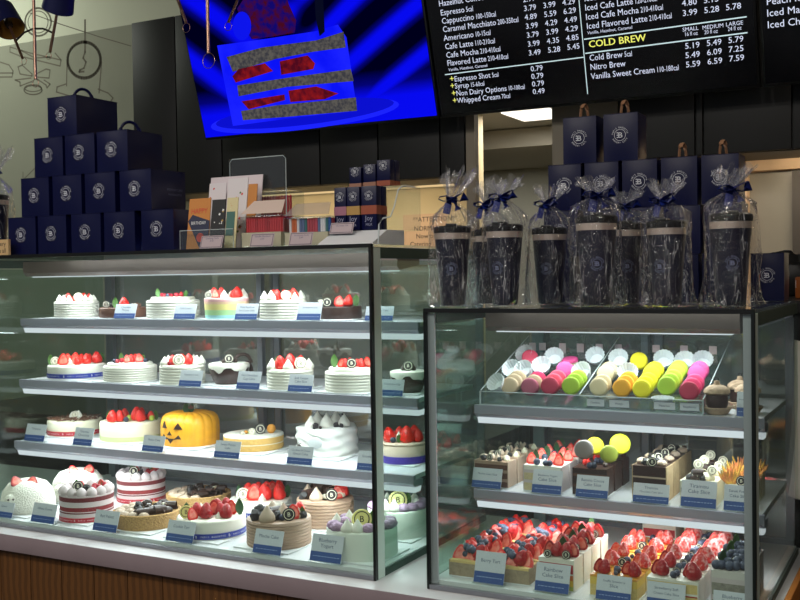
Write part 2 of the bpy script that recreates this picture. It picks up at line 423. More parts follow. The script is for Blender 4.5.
# ------------------------------------------------------------------ display cases
def area(name, loc, rot, sx, sy, e, col=(1, 1, 1), spread=PI):
    l = bpy.data.lights.new(name, 'AREA'); l.shape = 'RECTANGLE'; l.size = sx; l.size_y = sy; l.energy = e; l.color = col; l.spread = spread
    o = bpy.data.objects.new(name, l); COL.objects.link(o); o.location = loc; o.rotation_euler = rot
    return o
def case(name, label, x0, x1, z1, shelves, backs, sd, elight, ybk=.62, stile=0, edgem=None, back=0, endglass=None):
    z0 = .8505
    t = thing(name, label, 'display case', (x0, 0, z0))
    W = x1 - x0; H = z1 - z0
    def P(n, m, *a, bev=0): return ob(n, boxmesh(n, m, *a, bev), t)
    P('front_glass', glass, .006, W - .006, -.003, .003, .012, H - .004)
    P('side_glass', sideglass, 0.0, .006, .0385, ybk, .012, H - .034)
    P('side_glass', endglass or sideglass, W - .006, W, .0385, ybk, .012, H - .034)
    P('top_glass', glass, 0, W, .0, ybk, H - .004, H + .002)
    P('base_deck', mat('deck_white', 'dfe1e4', .4), .006, W - .006, .008, ybk, .0005, .0185)
    P('base_rail', alu, .006, W - .006, -.006, .006, 0, .010)
    for a in (0, W): 
        s = 1 if a == 0 else -1
        P('corner_post', edgem, min(a, a + s * .006), max(a, a + s * .006), -.006, .006, .0, H + .002)
        P('post_trim', mat('silicone_grey', 'c3d0c7', .4), min(a + s * .0004, a + s * .0075), max(a + s * .0004, a + s * .0075), .0065, .038, .0, H - .006)
        if stile: P('front_stile', mat('stile_alu', 'b4b1ba', .4, metal=.15), min(a + s * .006, a + s * stile), max(a + s * .006, a + s * stile), .004, .009, .011, H - .008)
        P('side_rail', gasket, min(a, a + s * .012), max(a, a + s * .012), .0385, ybk, H - .030, H - .005)
        P('bottom_rail', gasket, min(a, a + s * .014), max(a, a + s * .014), .0385, ybk, .0, .016)
    P('top_edge', blackm, 0, W, -.005, .001, H - .006, H + .003)
    # light canopy under the top
    bm = new(); add_prism(bm, [(.0, 0), (.0, -.034), (.012, -.044), (.12, -.03), (.12, 0)], lambda a, b, q: (.06 + q, sd[0] - .02 + a, H - .012 + b), W - .12)
    ob('light_canopy', fin('canopy', bm, mat('canopy_metal', '7d6d65', .28, metal=.4), 0), t)  # brown tone painted in for warm reflections on the canopy front
    P('led_strip', led, .08, W - .08, sd[0] - .003, sd[0] + .03, H - .0590, H - .0565)
    area('case_lamp', (x0 + W / 2, sd[0] + .02 + back, z0 + H - .062), (math.radians(-4), 0, 0), W - .16, .04, elight[0], (.93, .96, 1))
    area('case_lamp', (x0 + W / 2, .03, z0 + H - .012), (math.radians(28), 0, 0), W - .1, .02, elight[2], (.95, .97, 1))  # added fill along the case front
    for k, (zz, y) in enumerate(zip(shelves, sd)):
        b = zz - z0
        s = P('shelf', shelfw, .028, W - .022, y + .012, ybk - .03, b - .012, b - .0005)
        bm = new(); add_prism(bm, [(0, 0), (0, -.020), (.010, -.029), (.05, -.029), (.05, -.013), (.012, -.0125), (.012, 0)], lambda a, c, q: (.02 + q, y + a, b + c), W - .036)
        ob('shelf_lip', fin('lip', bm, lipgrey, 0), s)
        bm = new(); add_prism(bm, [(.008, -.0295), (.014, -.044), (.045, -.044), (.05, -.0295)], lambda a, c, q: (.024 + q, y + a, b + c), W - .044)
        ob('led_strip', fin('led', bm, led, 0), s)
        area('shelf_lamp', (x0 + W / 2, y + .03 + back * .3, zz - .047), (math.radians(-8), 0, 0), W - .1, .03, elight[1], (.93, .96, 1))
    # rear uprights and sliding doors
    for xa in backs:
        P('upright', alu, xa - x0 - .009, xa - x0 + .009, ybk - .026, ybk - .008, .0185, H - .05)
    n = 2
    for i in range(n):
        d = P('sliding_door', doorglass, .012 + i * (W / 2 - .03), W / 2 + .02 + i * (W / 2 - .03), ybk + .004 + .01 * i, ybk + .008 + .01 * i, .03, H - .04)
        for q in (.012 + i * (W / 2 - .03), W / 2 + i * (W / 2 - .03)):
            ob('door_stile', boxmesh('stile', alu, q, q + .02, ybk + .001 + .01 * i, ybk + .0095 + .01 * i, .03, H - .04), d)
    P('door_track', alu, .012, W - .012, ybk, ybk + .02, .0, .03)
    P('door_header', alu, .012, W - .012, ybk, ybk + .02, H - .04, H - .005)
    return t
LX0, LX1, LZ = -1.47, -.058, 1.603
RX0, RX1, RZ = .070, .756, 1.4585
def xb(u, v): return hit(u, v, 1, .6).x
SH = {'s1': 1.418, 's2': 1.231, 's3': 1.045, 'b': .8695}
LIP = {'s1': .25, 's2': .24, 's3': .215, 'b': .0}
RS = {'r1': 1.227, 'r2': 1.030, 'rb': .8695}
case('display_case', 'tall four level glass cake case at left filled with whole cakes', LX0, LX1, LZ, [SH['s1'], SH['s2'], SH['s3']], [xb(113, 400), xb(261, 360)], [.25, .24, .215], (3.3, 2.7, .75), edgem=blackm)
case('display_case', 'shorter glass pastry case at right holding macarons and cake slices', RX0, RX1, RZ, [RS['r1'], RS['r2']], [xb(541, 350), xb(645, 350)], [.215, .205], (1.45, 1.35, .2), back=.07, endglass=glassmat('end_glass', 'eef4f0', .05, .35), stile=.022, edgem=mat('post_dark', '0a120f', .3))
# ------------------------------------------------------------------ toppings (shared meshes)
def strawberry_mesh(m=None):
    m = m or redm
    def f():
        bm = new()
        add_lathe(bm, [(0, 0), (.62, .02), (.92, .28), (1, .62), (.88, 1.15), (.6, 1.75), (.28, 2.15), (0, 2.28)], 14)
        bm.verts.ensure_lookup_table()
        for v in bm.verts: v.co *= .0105
        return fin('strawberry', bm, m, 60)
    return cached(('straw', m.name), f)
def half_mesh(m=None):
    m = m or redm
    def f():
        bm = new()
        pr = [(0, 0), (.62, .02), (.95, .28), (1.03, .62), (.9, 1.15), (.6, 1.75), (.28, 2.15), (0, 2.28)]
        R = add_lathe(bm, pr, 10, a0=0, a1=PI)
        out = [r[0] for r in R] + [r[-1] for r in R][::-1]
        seq = []
        for v in out:
            if v not in seq: seq.append(v)
        c = Vector((0, 0, 1.05))
        inner = [bm.verts.new(c + (v.co - c) * .72 + Vector((0, -.06, 0))) for v in seq]
        n = len(seq)
        for i in range(n):
            f = bm.faces.new((seq[i], seq[(i + 1) % n], inner[(i + 1) % n], inner[i])); f.material_index = 0
        f = bm.faces.new(inner); f.material_index = 1
        for v in bm.verts: v.co *= .0110
        return fin('strawberry_half', bm, [m, flesh], 50)
    return cached(('half', m.name), f)
def berry_mesh(m, crown=True):
    def f():
        bm = new()
        add_lathe(bm, [(0, -1), (.55, -.85), (.92, -.4), (1, .05), (.85, .55), (.5, .88), (.38, .94), (.26, .8), (0, .72)], 14)
        for v in bm.verts: v.co *= .0062
        return fin('berry', bm, m, 60)
    return cached(('berry', m.name), f)
def dollop_mesh(m, ribs=0, name='cream_dollop'):
    def f():
        bm = new()
        pr = [(0, 0), (.95, 0), (1.05, .25), (.98, .6), (.74, 1.0), (.42, 1.45), (.16, 1.85), (0, 2.05)]
        rp = (lambda r, z, a, k: (r * (1 + .09 * math.cos(ribs * a + z * 1.2)), z)) if ribs else None
        add_lathe(bm, pr, 32 if ribs else 16, ripple=rp)
        for v in bm.verts: v.co *= .0105
        return fin(name, bm, m, 60)
    return cached(('dollop', m.name, ribs), f)
def swirl_mesh(m):
    def f():
        bm = new(); add_lathe(bm, [(0, 0), (.9, 0), (1.04, .3), (1.0, .7), (.82, 1.1), (.5, 1.42), (.2, 1.6), (0, 1.68)], 20)
        for v in bm.verts: v.co *= .0105
        return fin('cream_swirl', bm, m, 60)
    return cached(('swirl', m.name), f)
def rosette_mesh(m):
    def f():
        bm = new()
        add_lathe(bm, [(0, 0), (.9, 0), (1.1, .3), (1.08, .6), (.85, .95), (.5, 1.15), (0, 1.2)], 28, ripple=lambda r, z, a, k: (r * (1 + .08 * math.cos(9 * a + k)), z))
        for v in bm.verts: v.co *= .0115
        return fin('rosette', bm, m, 60)
    return cached(('ros', m.name), f)
def leaf_mesh(m=None):
    m = m or green
    def f():
        bm = new(); n = 7; top = []; 
        for lay in (0, .0007):
            rows = []
            for i in range(n):
                t = i / (n - 1); wd = .0085 * math.sin(PI * min(1, t * .92 + .08)) ** .8 if i < n - 1 else .0004
                z = .032 * t; y = .006 * math.sin(t * 2)
                rows.append([bm.verts.new((-wd, y + lay - .0015, z)), bm.verts.new((0, y + lay, z)), bm.verts.new((wd, y + lay - .0015, z))])
            top.append(rows)
            for i in range(n - 1):
                for k in range(2): bm.faces.new((rows[i][k], rows[i][k + 1], rows[i + 1][k + 1], rows[i + 1][k]))
        for i in range(n - 1):
            for k in (0, 2): bm.faces.new((top[0][i][k], top[0][i + 1][k], top[1][i + 1][k], top[1][i][k]))
        return fin('leaf', bm, m, 50)
    return cached(('leaf', m.name), f)
def plaque_mesh(m, ringm=None):
    def f():
        bm = new()
        add_lathe(bm, [(0, 0), (.0125, 0), (.0135, .001), (.0135, .0025), (.0125, .0035), (0, .0035)], 26, mtx=Matrix.Rotation(PI / 2, 4, 'X'))
        add_lathe(bm, [(.0092, 0), (.0105, 0), (.0105, .0006), (.0092, .0006), (.0092, 0)], 26, at=(0, -.0035, 0), mtx=Matrix.Rotation(PI / 2, 4, 'X'))
        for f in bm.faces:
            if f.calc_center_median().y < -.0036: f.material_index = 1
        text_mesh(bm, 'B', .012, Matrix.Translation((0, -.0042, -.004)) @ FRONT, 1, 'CENTER')
        return fin('plaque', bm, [m, ringm or oreo], 40)
    return cached(('plq', m.name, (ringm or oreo).name), f)
def chunk_mesh(m, seed=0):
    def f():
        r = random.Random(seed); bm = new()
        o = bmesh.ops.create_icosphere(bm, subdivisions=2, radius=.009)
        for v in o['verts']: v.co *= r.uniform(.75, 1.2)
        return fin('chunk', bm, m, 25)
    return cached(('chunk', m.name, seed), f)
def curl_mesh(m, m2=None):
    def f():
        bm = new(); n = 12
        for z in (0,):
            A, B = [], []
            for rr, L in ((.0085, A), (.0070, B)):
                for i in range(n + 1):
                    a = PI * 1.45 * i / n
                    L.append((rr * math.cos(a), rr * math.sin(a)))
            ol = A + B[::-1]
            for i in range(len(A) - 1):
                q = [A[i], A[i + 1], B[i + 1], B[i]]
                add_prism(bm, q, lambda a, b, t: (t - .011, a, b), .022)
        return fin('chocolate_curl', bm, m, 40)
    return cached(('curl', m.name), f)
def crown_choc_mesh():
    def f():
        bm = new()
        add_prism(bm, [(-.012, 0), (.012, 0), (.015, .016), (.007, .010), (0, .02), (-.007, .010), (-.015, .016)], lambda a, b, t: (a, t, b), .003)
        return fin('chocolate_crown', bm, milkc, 0)
    return cached('crown', f)
TOP = {
    'S': ('strawberry', lambda: strawberry_mesh()), 'SD': ('strawberry', lambda: strawberry_mesh(darkstraw)), 'SP': ('strawberry', lambda: strawberry_mesh(dusted)),
    'H': ('strawberry_half', lambda: half_mesh()), 'HP': ('strawberry_half', lambda: half_mesh(dusted)), 'HD': ('strawberry_half', lambda: half_mesh(darkstraw)),
    'B': ('blueberry', lambda: berry_mesh(blueb)), 'K': ('blackberry', lambda: chunk_mesh(oreo, 3)), 'R': ('raspberry', lambda: berry_mesh(rasp)),
    'G': ('green_grape', lambda: berry_mesh(limeg)), 'D': ('cream_dollop', lambda: dollop_mesh(white)), 'DM': ('cream_dollop', lambda: dollop_mesh(mochad)),
    'DR': ('cream_swirl', lambda: swirl_mesh(greyp)), 'DW': ('cream_swirl', lambda: dollop_mesh(ivory, 8)), 'RL': ('lilac_rosette', lambda: rosette_mesh(lilac)),
    'RM': ('mocha_rosette', lambda: rosette_mesh(mochad)), 'L': ('leaf', lambda: leaf_mesh()), 'LD': ('leaf', lambda: leaf_mesh(dgreen)),
    'P': ('plaque', lambda: plaque_mesh(plq)), 'PY': ('plaque', lambda: plaque_mesh(plqy)), 'PC': ('plaque', lambda: plaque_mesh(oreo, plq)), 
    'O': ('cookie_chunk', lambda: chunk_mesh(oreo, 1)), 'C': ('chocolate_chunk', lambda: chunk_mesh(choc, 2)), 'U': ('chocolate_curl', lambda: curl_mesh(choc)),
    'UW': ('white_chocolate_curl', lambda: curl_mesh(plq)), 'Q': ('chocolate_crown', crown_choc_mesh), 'N': ('orange_ball', lambda: berry_mesh(mat('apricot', 'e09a3a', .5)))}
def put(parent, R, top, items):
    """items: (code, x, y[, scale[, dz[, rx[, rz]]]]) with x, y as fractions of R; -y faces the customer"""
    for it in items:
        c, x, y = it[:3]
        s = it[3] if len(it) > 3 else 1; dz = it[4] if len(it) > 4 else 0
        rx = it[5] if len(it) > 5 else 0; rz = it[6] if len(it) > 6 else (0 if c[0] in 'PQ' else rnd.uniform(-.6, .6) if c[0] in 'HL' else rnd.uniform(0, 6.28))
        if c in ('P', 'PY', 'PC'): dz += .012 * s; rx = rx or -.25
        if c in ('B', 'R', 'G', 'N'): dz += .0056 * s
        if c in ('O', 'C', 'K'): dz += .006 * s
        if c in ('U', 'UW'): dz += .006 * s; rx = rx or rnd.uniform(-.5, .9)
        if c in ('S', 'SD', 'SP', 'HD', 'HP', 'H') and not rx: rx = rnd.uniform(-.22, .22)
        n, fn = TOP[c]
        ob(n, fn(), parent, (x * R, y * R, top + dz), (rx, 0, rz), s)

# ------------------------------------------------------------------ whole cakes
BOARD = mat('white_cake_board', 'e9ebee', .5)
def place(shelf, u0, u1, vb, vt):
    z = SH[shelf]; uc = (u0 + u1) / 2
    p = hit(uc, vb, 2, z + .003); d = Vector((raydir(uc, vb).x, raydir(uc, vb).y, 0)).normalized()
    r = (u1 - u0) / 2 * depth(p) / F
    ymin = LIP[shelf] + (.014 if shelf != 'b' else .031)
    for _ in range(6):
        c = p + d * r
        yy = max(c.y, ymin + r)
        if yy > c.y: c = p + d * ((yy - p.y) / d.y)
        r = (u1 - u0) / 2 * depth(c) / F
    fr = c - d * r
    h = 0.02
    dd = raydir(uc, vt); tt = (fr.y - CAM.y) / dd.y
    h = (CAM + dd * tt).z - z
    th = math.atan2(-d.x, d.y)
    return c.x, c.y, z, r, h, th
def cake(name, label, shelf, u0, u1, vb, vt, group, board=1.0):
    x, y, z, r, h, th = place(shelf, u0, u1, vb, vt)
    t = thing(name, label, 'cake', (x, y, z + .0003), th, group)
    bw = r * board
    ob('cake_board', cached(('board', round(bw, 3)), lambda: boxmesh('board', BOARD, -bw, bw, -bw, bw, 0, .003, .001)), t, (0, 0, 0), (0, 0, -th))
    return t, r, h
def body(t, r, h, m, ridges=0, name='cake_body', seg=48, rim=.006, prof=None, mats=None, ripple=None, z0=.003):
    bm = new()
    if prof is None:
        prof = [(0, z0), (r * .985, z0)]
        if ridges:
            n = ridges * 6
            for i in range(n + 1):
                k = (i / 6) % 1
                prof.append((r - .0022 * (1 - abs(math.sin(PI * k))) , z0 + .001 + (h - z0 - rim * .7) * i / n))
        else:
            prof += [(r, z0 + .002), (r, (h + z0) / 2), (r, h - rim)]
        prof += [(r - rim * .3, h - rim * .3), (r - rim, h), (r * .6, h), (0, h)]
    add_lathe(bm, prof, seg, ripple=ripple)
    return ob(name, fin(name, bm, mats or m, 50), t)
def tier(t, r, h, m, th=.008, name='cream_layer'):
    bm = new(); add_lathe(bm, [(0, 0), (r, 0), (r, th * .6), (r - .003, th), (0, th)], 40)
    ob(name, fin(name, bm, m, 50), t, (0, 0, h))
def band(t, r, m, z0, z1, logo=True):
    bm = new(); add_lathe(bm, [(r + .0004, z0), (r + .0016, z0), (r + .0016, z1), (r + .0004, z1), (r + .0004, z0)], 48)
    b = ob('ribbon', fin('ribbon', bm, m, 50), t)
    if logo:
        bm = new(); s = (z1 - z0) * .42
        for a0 in (-.95, .0, .95):
            for i, ch in enumerate('PARIS BAGUETTE'):
                a = a0 - .30 + i * s * .78 / r
                T = Matrix.Rotation(a, 4, 'Z') @ Matrix.Translation((0, -r - .0021, (z0 + z1) / 2 - s * .35)) @ FRONT
                if ch != ' ': text_mesh(bm, ch, s, T, align='CENTER')
            T = Matrix.Rotation(a0 - .30 - 2.2 * s / r, 4, 'Z') @ Matrix.Translation((0, -r - .0021, (z0 + z1) / 2 - s * .55)) @ FRONT
            text_mesh(bm, 'B', s * 1.6, T, align='CENTER')
        ob('ribbon_print', fin('print', bm, printw, 0), b)
GC = {'s1': 'cakes on the top shelf of the tall case', 's2': 'cakes on the second shelf of the tall case', 's3': 'cakes on the third shelf of the tall case', 'b': 'cakes on the bottom deck of the tall case'}
def C(label, s, u0, u1, vb, vt, name='cream_cake', board=1.0): return cake(name, label, s, u0, u1, vb, vt, GC[s], board)
ring = lambda c, n, rad, a0, a1, s=1, **k: [(c, rad * math.cos(math.radians(a0 + (a1 - a0) * i / max(1, n - 1))), rad * math.sin(math.radians(a0 + (a1 - a0) * i / max(1, n - 1))), s) for i in range(n)]
# top shelf
t, r, h = C('white ridged strawberry cake furthest left on the top shelf', 's1', 55, 99, 319, 301.6)
body(t, r, h, white, 6)
put(t, r, h, ring('D', 3, .75, 200, 245, .95) + ring('D', 3, .75, 300, 350, .95) + ring('D', 5, .75, 10, 170, .95) + [('P', .08, -.72, 1), ('S', -.35, -.1, 1.1), ('S', .05, .1, 1), ('S', .3, .15, 1.1), ('S', .55, .1, 1), ('S', -.1, -.25, .8)])
t, r, h = C('low brown mousse cake with one strawberry, behind the leftmost top shelf card', 's1', 100, 148, 319, 308, 'mousse_cake')
body(t, r, h, milkc, 0, rim=.003)
put(t, r, h, [('S', .0, -.45, 1.35), ('L', -.35, -.35, 1), ('PC', -.7, -.3, .8), ('O', -.5, -.1, .9), ('Q', .55, -.3, .8), ('UW', .4, -.1, .8), ('S', .1, .2, .9), ('B', .3, -.55)])
t, r, h = C('white ridged cake with small red berries, top shelf left of the rainbow cake', 's1', 147, 200, 320, 300.4)
body(t, r, h, white, 6); tier(t, r * .82, h, white, .009)
put(t, r, h + .009, [('L', -.55, -.3, .8), ('L', .45, -.4, .8, 0, -.6), ('R', -.3, -.3, .9), ('R', -.15, -.1, .9), ('R', .15, -.3, 1), ('R', .35, -.2), ('R', -.05, -.4, .8), ('B', .6, -.1, .9), ('B', .5, .1), ('R', -.4, .1), ('R', .1, .2), ('R', .3, .2), ('B', -.2, -.45, .8), ('S', .3, -.02, .6)])
t, r, h = C('round rainbow striped cake of pink, yellow, green and blue bands', 's1', 205, 249, 320, 298.7, 'rainbow_cake')
rb = [mat('rainbow_' + n, c, .6) for n, c in (('blue', 'a4dde2'), ('green', 'b4e0a2'), ('yellow', 'f2e392'), ('peach', 'f3c9a6'), ('pink', 'eeb3b3'))] + [white]
pr = [(0, .003, 0), (r * .96, .003, 0)]
for i, (a, m) in enumerate(((.22, 0), (.46, 1), (.74, 2), (.85, 3), (.96, 4))): pr.append((r * (.96 + .05 * a), h * a, min(4, i + 1)))
pr += [(r * 1.0, h, 5), (r * .96, h + .001, 5), (0, h, 5)]
body(t, r, h, None, prof=pr, mats=rb)
put(t, r, h, [('S', -.55, .2, 1.3), ('S', -.2, .3, 1.3), ('S', .3, .1, 1.1), ('S', .5, -.1, 1.4), ('H', -.5, -.1, 1.1), ('D', -.1, -.45, 1.1), ('D', .75, .1, 1.3), ('D', -.75, .1, 1.1), ('PC', -.8, -.2, .8), ('D', .2, .6, 1), ('D', -.4, .6, 1)])
t, r, h = C('white ridged strawberry cake right of the rainbow cake on the top shelf', 's1', 260, 307, 320.4, 300.3)
body(t, r, h, white, 6)
put(t, r, h, [('D', -.78, -.1, 1.15), ('D', -.5, -.45, 1.25), ('D', .75, -.1, 1.2), ('D', .5, -.5, 1.0), ('P', .12, -.6, 1.0), ('S', -.25, -.3, 1.2), ('S', .1, 0, 1.2), ('S', -.4, .2, 1.2), ('H', .45, -.2, 1.3), ('D', .5, .5, 1.2), ('D', -.4, .6, 1.2), ('D', 0, .7, 1.2), ('S', .3, .25, 1.1)])
t, r, h = C('low dark chocolate cake with glazed strawberries by the corner post, top shelf', 's1', 317.5, 362, 319.5, 307, 'chocolate_cake')
body(t, r, h, choc, 0, rim=.002)
put(t, r, h, [('S', .35, -.4, 1.35), ('H', .0, -.45, 1.2, 0, -.3), ('S', -.05, -.05, 1.1), ('PC', -.55, -.55, .95), ('UW', -.75, -.3, 1, .004), ('L', .72, -.25, 1), ('O', -.4, 0, 1), ('K', .1, .2, 1), ('C', .4, .2), ('R', .5, 0)])
# second shelf
t, r, h = C('white cake with a blue ribbon and sliced strawberries, second shelf far left', 's2', 49, 105, 380.8, 366)
body(t, r, h, white); band(t, r, ribbonblue, .006, .019)
put(t, r, h, [('L', -.88, -.1, 1), ('P', -.72, -.35, 1), ('H', -.45, -.45, 1.5, 0, .1, .2), ('D', -.22, -.35, .9), ('H', -.05, -.1, 1.5), ('S', .15, 0, 1.3), ('S', .35, -.3, 1.4), ('S', .05, -.55, 1.1), ('D', .2, .2, 1.2), ('S', .72, -.05, 1.6), ('H', -.3, .1, 1.3), ('S', -.1, .4, 1.2), ('L', .85, .1, 1), ('S', .45, .4, 1.2)])
t, r, h = C('white ridged berry topped cake, second from left on the second shelf', 's2', 104, 157, 383.5, 367)
body(t, r, h, white, 6); tier(t, r * .84, h, white, .008)
put(t, r, h + .008, [('R', -.45, -.3), ('R', -.3, -.15, 1.2), ('S', .05, -.2, 1.05), ('H', .35, -.3, 1.2, 0, -.5), ('H', -.1, -.35, 1), ('B', .55, -.3), ('B', -.55, -.2), ('L', -.3, .1, .9), ('L', .5, -.1, .8), ('S', .2, .2, 1), ('K', .6, -.05, .8), ('R', 0, .35)])
t, r, h = C('white ridged strawberry cake between the berry cake and the chocolate cup, second shelf', 's2', 160, 205.6, 385, 366)
body(t, r, h, white, 6)
put(t, r, h, [('D', -.75, -.25, 1.2), ('S', -.4, -.35, 1.2), ('P', -.15, -.72, 1.25), ('S', .3, -.4, 1.35), ('S', .02, -.1, 1.3), ('D', .62, -.45, 1.3), ('D', .82, -.1, 1.2), ('S', -.35, .1, 1.2), ('D', -.6, .4, 1.2), ('D', 0, .6, 1.2), ('D', .5, .5, 1.2), ('R', -.55, -.55)])
def cup_cake(label, u0, u1, vb, vt, handle=True):
    t, r, h = C(label, 's2', u0, u1, vb, vt, 'chocolate_cup_cake')
    body(t, r, h, choc, prof=[(0, .003), (r * .66, .003), (r * .8, h * .25), (r * .9, h * .55), (r * .93, h * .9), (r * .88, h), (0, h)], name='cup')
    bm = new()
    add_lathe(bm, [(0, h + .008), (r * .8, h + .008), (r * .98, h + .005), (r * 1.0, h - .004), (r * .965, h - .010)], 48, ripple=lambda q, z, a, k: (q, z - (.007 * (math.sin(5 * a) + .6 * math.sin(9 * a + 1)) if k >= 4 else 0)))
    ob('icing', fin('icing', bm, white, 60), t)
    if handle:
        bm = new(); add_tube(bm, [(r * .86 + .016 * math.sin(a), 0, h * .72 - .021 * math.cos(a)) for a in [PI * i / 12 for i in range(13)]][::1], .0055, 10)
        add_tube(bm, [(r * .62 + .026 * math.cos(a), -.012, h + .004 + .026 * math.sin(a)) for a in [PI * i / 12 for i in range(13)]], .005, 10)
        ob('handle', fin('handle', bm, choc, 60), t, (0, 0, 0), (0, 0, .35))
    put(t, r, h + .008, [('PC', 0, -.45, 1), ('Q', .0, -.2, 1), ('C', -.25, -.3, .8), ('C', .3, -.3, .8), ('UW', .2, .05, .7), ('C', -.1, .1, .7)])
    return t
cup_cake('dark chocolate cup cake with dripping white icing and handle, second shelf', 209, 250, 385.5, 367)
t, r, h = C('white ridged strawberry cake right of the chocolate cup cake, second shelf', 's2', 267, 314, 390, 370.5)
body(t, r, h, white, 6)
put(t, r, h, [('D', -.75, -.2, 1.4), ('S', -.4, -.25, 1.6), ('D', -.08, -.62, 1.35), ('S', .05, -.15, 1.75), ('P', .45, -.6, 1.25), ('S', .4, 0, 1.5), ('D', .8, -.15, 1.3), ('L', -.5, 0, 1.1), ('D', -.4, .55, 1.3), ('D', .3, .6, 1.3), ('S', 0, .35, 1.3)])
t, r, h = C('wide white ridged cake with a raised centre beside the corner post, second shelf', 's2', 325, 382, 393, 373)
body(t, r, h, white, 6); tier(t, r * .86, h, white, .010)
put(t, r, h + .010, [('L', -.65, -.3, 1.1), ('H', -.4, -.35, 1, 0, 0, .3), ('S', -.25, -.3, 1), ('PC', -.05, -.6, 1), ('S', .3, -.35, 1), ('H', .5, -.25, 1.1), ('S', .15, -.1, .9), ('S', .62, -.05, .9), ('L', .7, .1, 1), ('S', -.1, .2, 1), ('R', .2, .3)])
cup_cake('small chocolate cup cake seen through the side glass, second shelf', 390, 427, 394, 375, False)
# third shelf
t, r, h = C('pale cake covered in chocolate shavings with a red ribbon, third shelf far left', 's3', 48.7, 102, 437, 422, 'shavings_cake', 1.02)
body(t, r, h, ivory); band(t, r, ribbonred, .006, .019)
bm = new(); q = random.Random(3)
for i in range(230):
    a = q.uniform(0, 6.283); d = r * .95 * math.sqrt(q.random()); L = q.uniform(.004, .009)
    T = Matrix.Translation((d * math.cos(a), d * math.sin(a), h + q.uniform(.0005, .006))) @ Euler((q.uniform(-.5, .5), q.uniform(-.5, .5), q.uniform(0, 6.28))).to_matrix().to_4x4()
    vs = add_box(bm, -L, L, -.0018, .0018, -.0006, .0006)
    for v in vs: v.co = T @ v.co
o = ob('chocolate_shavings', fin('shavings', bm, milkc, 0), t)
put(t, r, h + .004, [('P', .02, -.2, .85), ('D', .14, -.12, 1.1), ('D', -.1, -.05, .9)])
t, r, h = C('cream cake with pale green base and mixed fruit, left of the pumpkin cake', 's3', 101, 162, 442.5, 424)
body(t, r, h, None, prof=[(0, .003, 1), (r, .003, 1), (r, h * .28, 1), (r, h * .30, 0), (r, h - .006, 0), (r - .003, h - .001, 0), (r - .006, h), (0, h)], mats=[ivory, mat('melon_cream', 'cfd39a', .6)])
put(t, r, h, [('L', -.7, -.1, 1), ('S', -.6, -.35, 1.6), ('S', -.35, -.3, 1.5), ('B', -.15, -.5, 1.3), ('G', -.05, -.2, 1.5), ('S', .18, -.25, 1.8), ('S', .32, -.5, 1.5), ('R', .5, -.1, 1.4), ('S', .62, -.3, 1.2), ('G', .65, -.5, 1.4), ('L', .8, -.3, .9), ('S', -.2, .3, 1.4), ('S', .3, .3, 1.4), ('B', .5, .3, 1.3), ('R', -.5, .2, 1.3)])
t, r, h = C('orange jack-o-lantern pumpkin cake with a dark chocolate face', 's3', 161.5, 220, 447.5, 425, 'pumpkin_cake', 1.08)
H = h + .030
def lob(q, z, a, k): return (q * (1 - .022 * abs(math.cos(9 * a)) ** 6), z - .003 * abs(math.cos(9 * a)) ** 6 * (q / r))
body(t, r, H, orange, name='pumpkin_body', seg=144, ripple=lob, prof=[(0, .003), (r * .95, .003), (r * .985, .012), (r, H * .45), (r * .985, H * .7), (r * .93, H * .84), (r * .82, H * .93), (r * .6, H * .985), (r * .3, H * .985), (0, H * .96)])
fa = new()
for a, zc, ol in ((-1.02, .66, [(-.010, -.008), (.010, -.008), (0, .011)]), (-.42, .64, [(-.014, -.008), (.014, -.008), (0, .011)]), (-.75, .44, [(-.009, -.006), (.008, -.006), (0, .006)]), (-.95, .28, [(-.013, .004), (-.009, .012), (-.003, .004), (.012, -.001), (.0, -.004)]), (-.72, .22, [(-.012, .006), (.012, .006), (0, -.008)]), (-.45, .27, [(-.012, -.002), (.004, .012), (.012, .0), (.0, .0)])):
    T = Matrix.Rotation(a, 4, 'Z') @ Matrix.Translation((0, -r * .985 - .001, H * zc))
    add_prism(fa, ol, lambda x, z, d: T @ Vector((x, .006 - d, z)), .0075)
ob('face', fin('face', fa, choc, 0), t)
put(t, r, H * .97, [('LD', -.14, -.12, 1.0, -.004, .2, .3), ('LD', .02, -.1, 1.0, -.004, -.3, -.4), ('LD', -.05, .02, .9, -.004, .1, 1.2), ('Q', .03, -.15, .6, .010)])
t, r, h = C('flat round cake with golden sides and an apricot ball, third shelf', 's3', 224, 284, 452.5, 438, 'naked_cake', 1.08)
body(t, r, h, None, prof=[(0, .003, 0), (r * .97, .003, 0), (r, .008, 0), (r * .985, h * .46, 1), (r * .99, h * .51, 0), (r, h * .92, 1), (r * 1.0, h * .9, 1), (r * .99, h, 1), (r * .8, h + .002, 1), (0, h + .002, 1)], mats=[mat('golden_sponge', 'd9ac5e', .8, bump=.5, bscale=120, var=.15), white])
put(t, r, h + .002, [('N', .58, -.2, 2.1), ('PC', .22, -.3, 1.1), ('D', -.1, -.3, .5), ('N', -.25, -.25, .9), ('G', -.15, -.2, .6), ('UW', -.35, -.4, .6), ('O', .3, -.1, .8), ('P', -.05, -.45, .7)])
t, r, h = C('rough white frosted ghost cake with three cream peaks and dark cookie bits', 's3', 296, 358.5, 458, 430, 'frosted_cake', 1.1)
def rough(q, z, a, k):
    s = .0010 * math.sin(3 * a + 60 * z) + .0022 * math.sin(230 * z + 2.2 * math.sin(3 * a) + a) + .0012 * math.sin(9 * a + 190 * z)
    return (q + (s if k > 1 else 0), z + (.002 * math.sin(4 * a) if k > 24 else 0))
n = 26
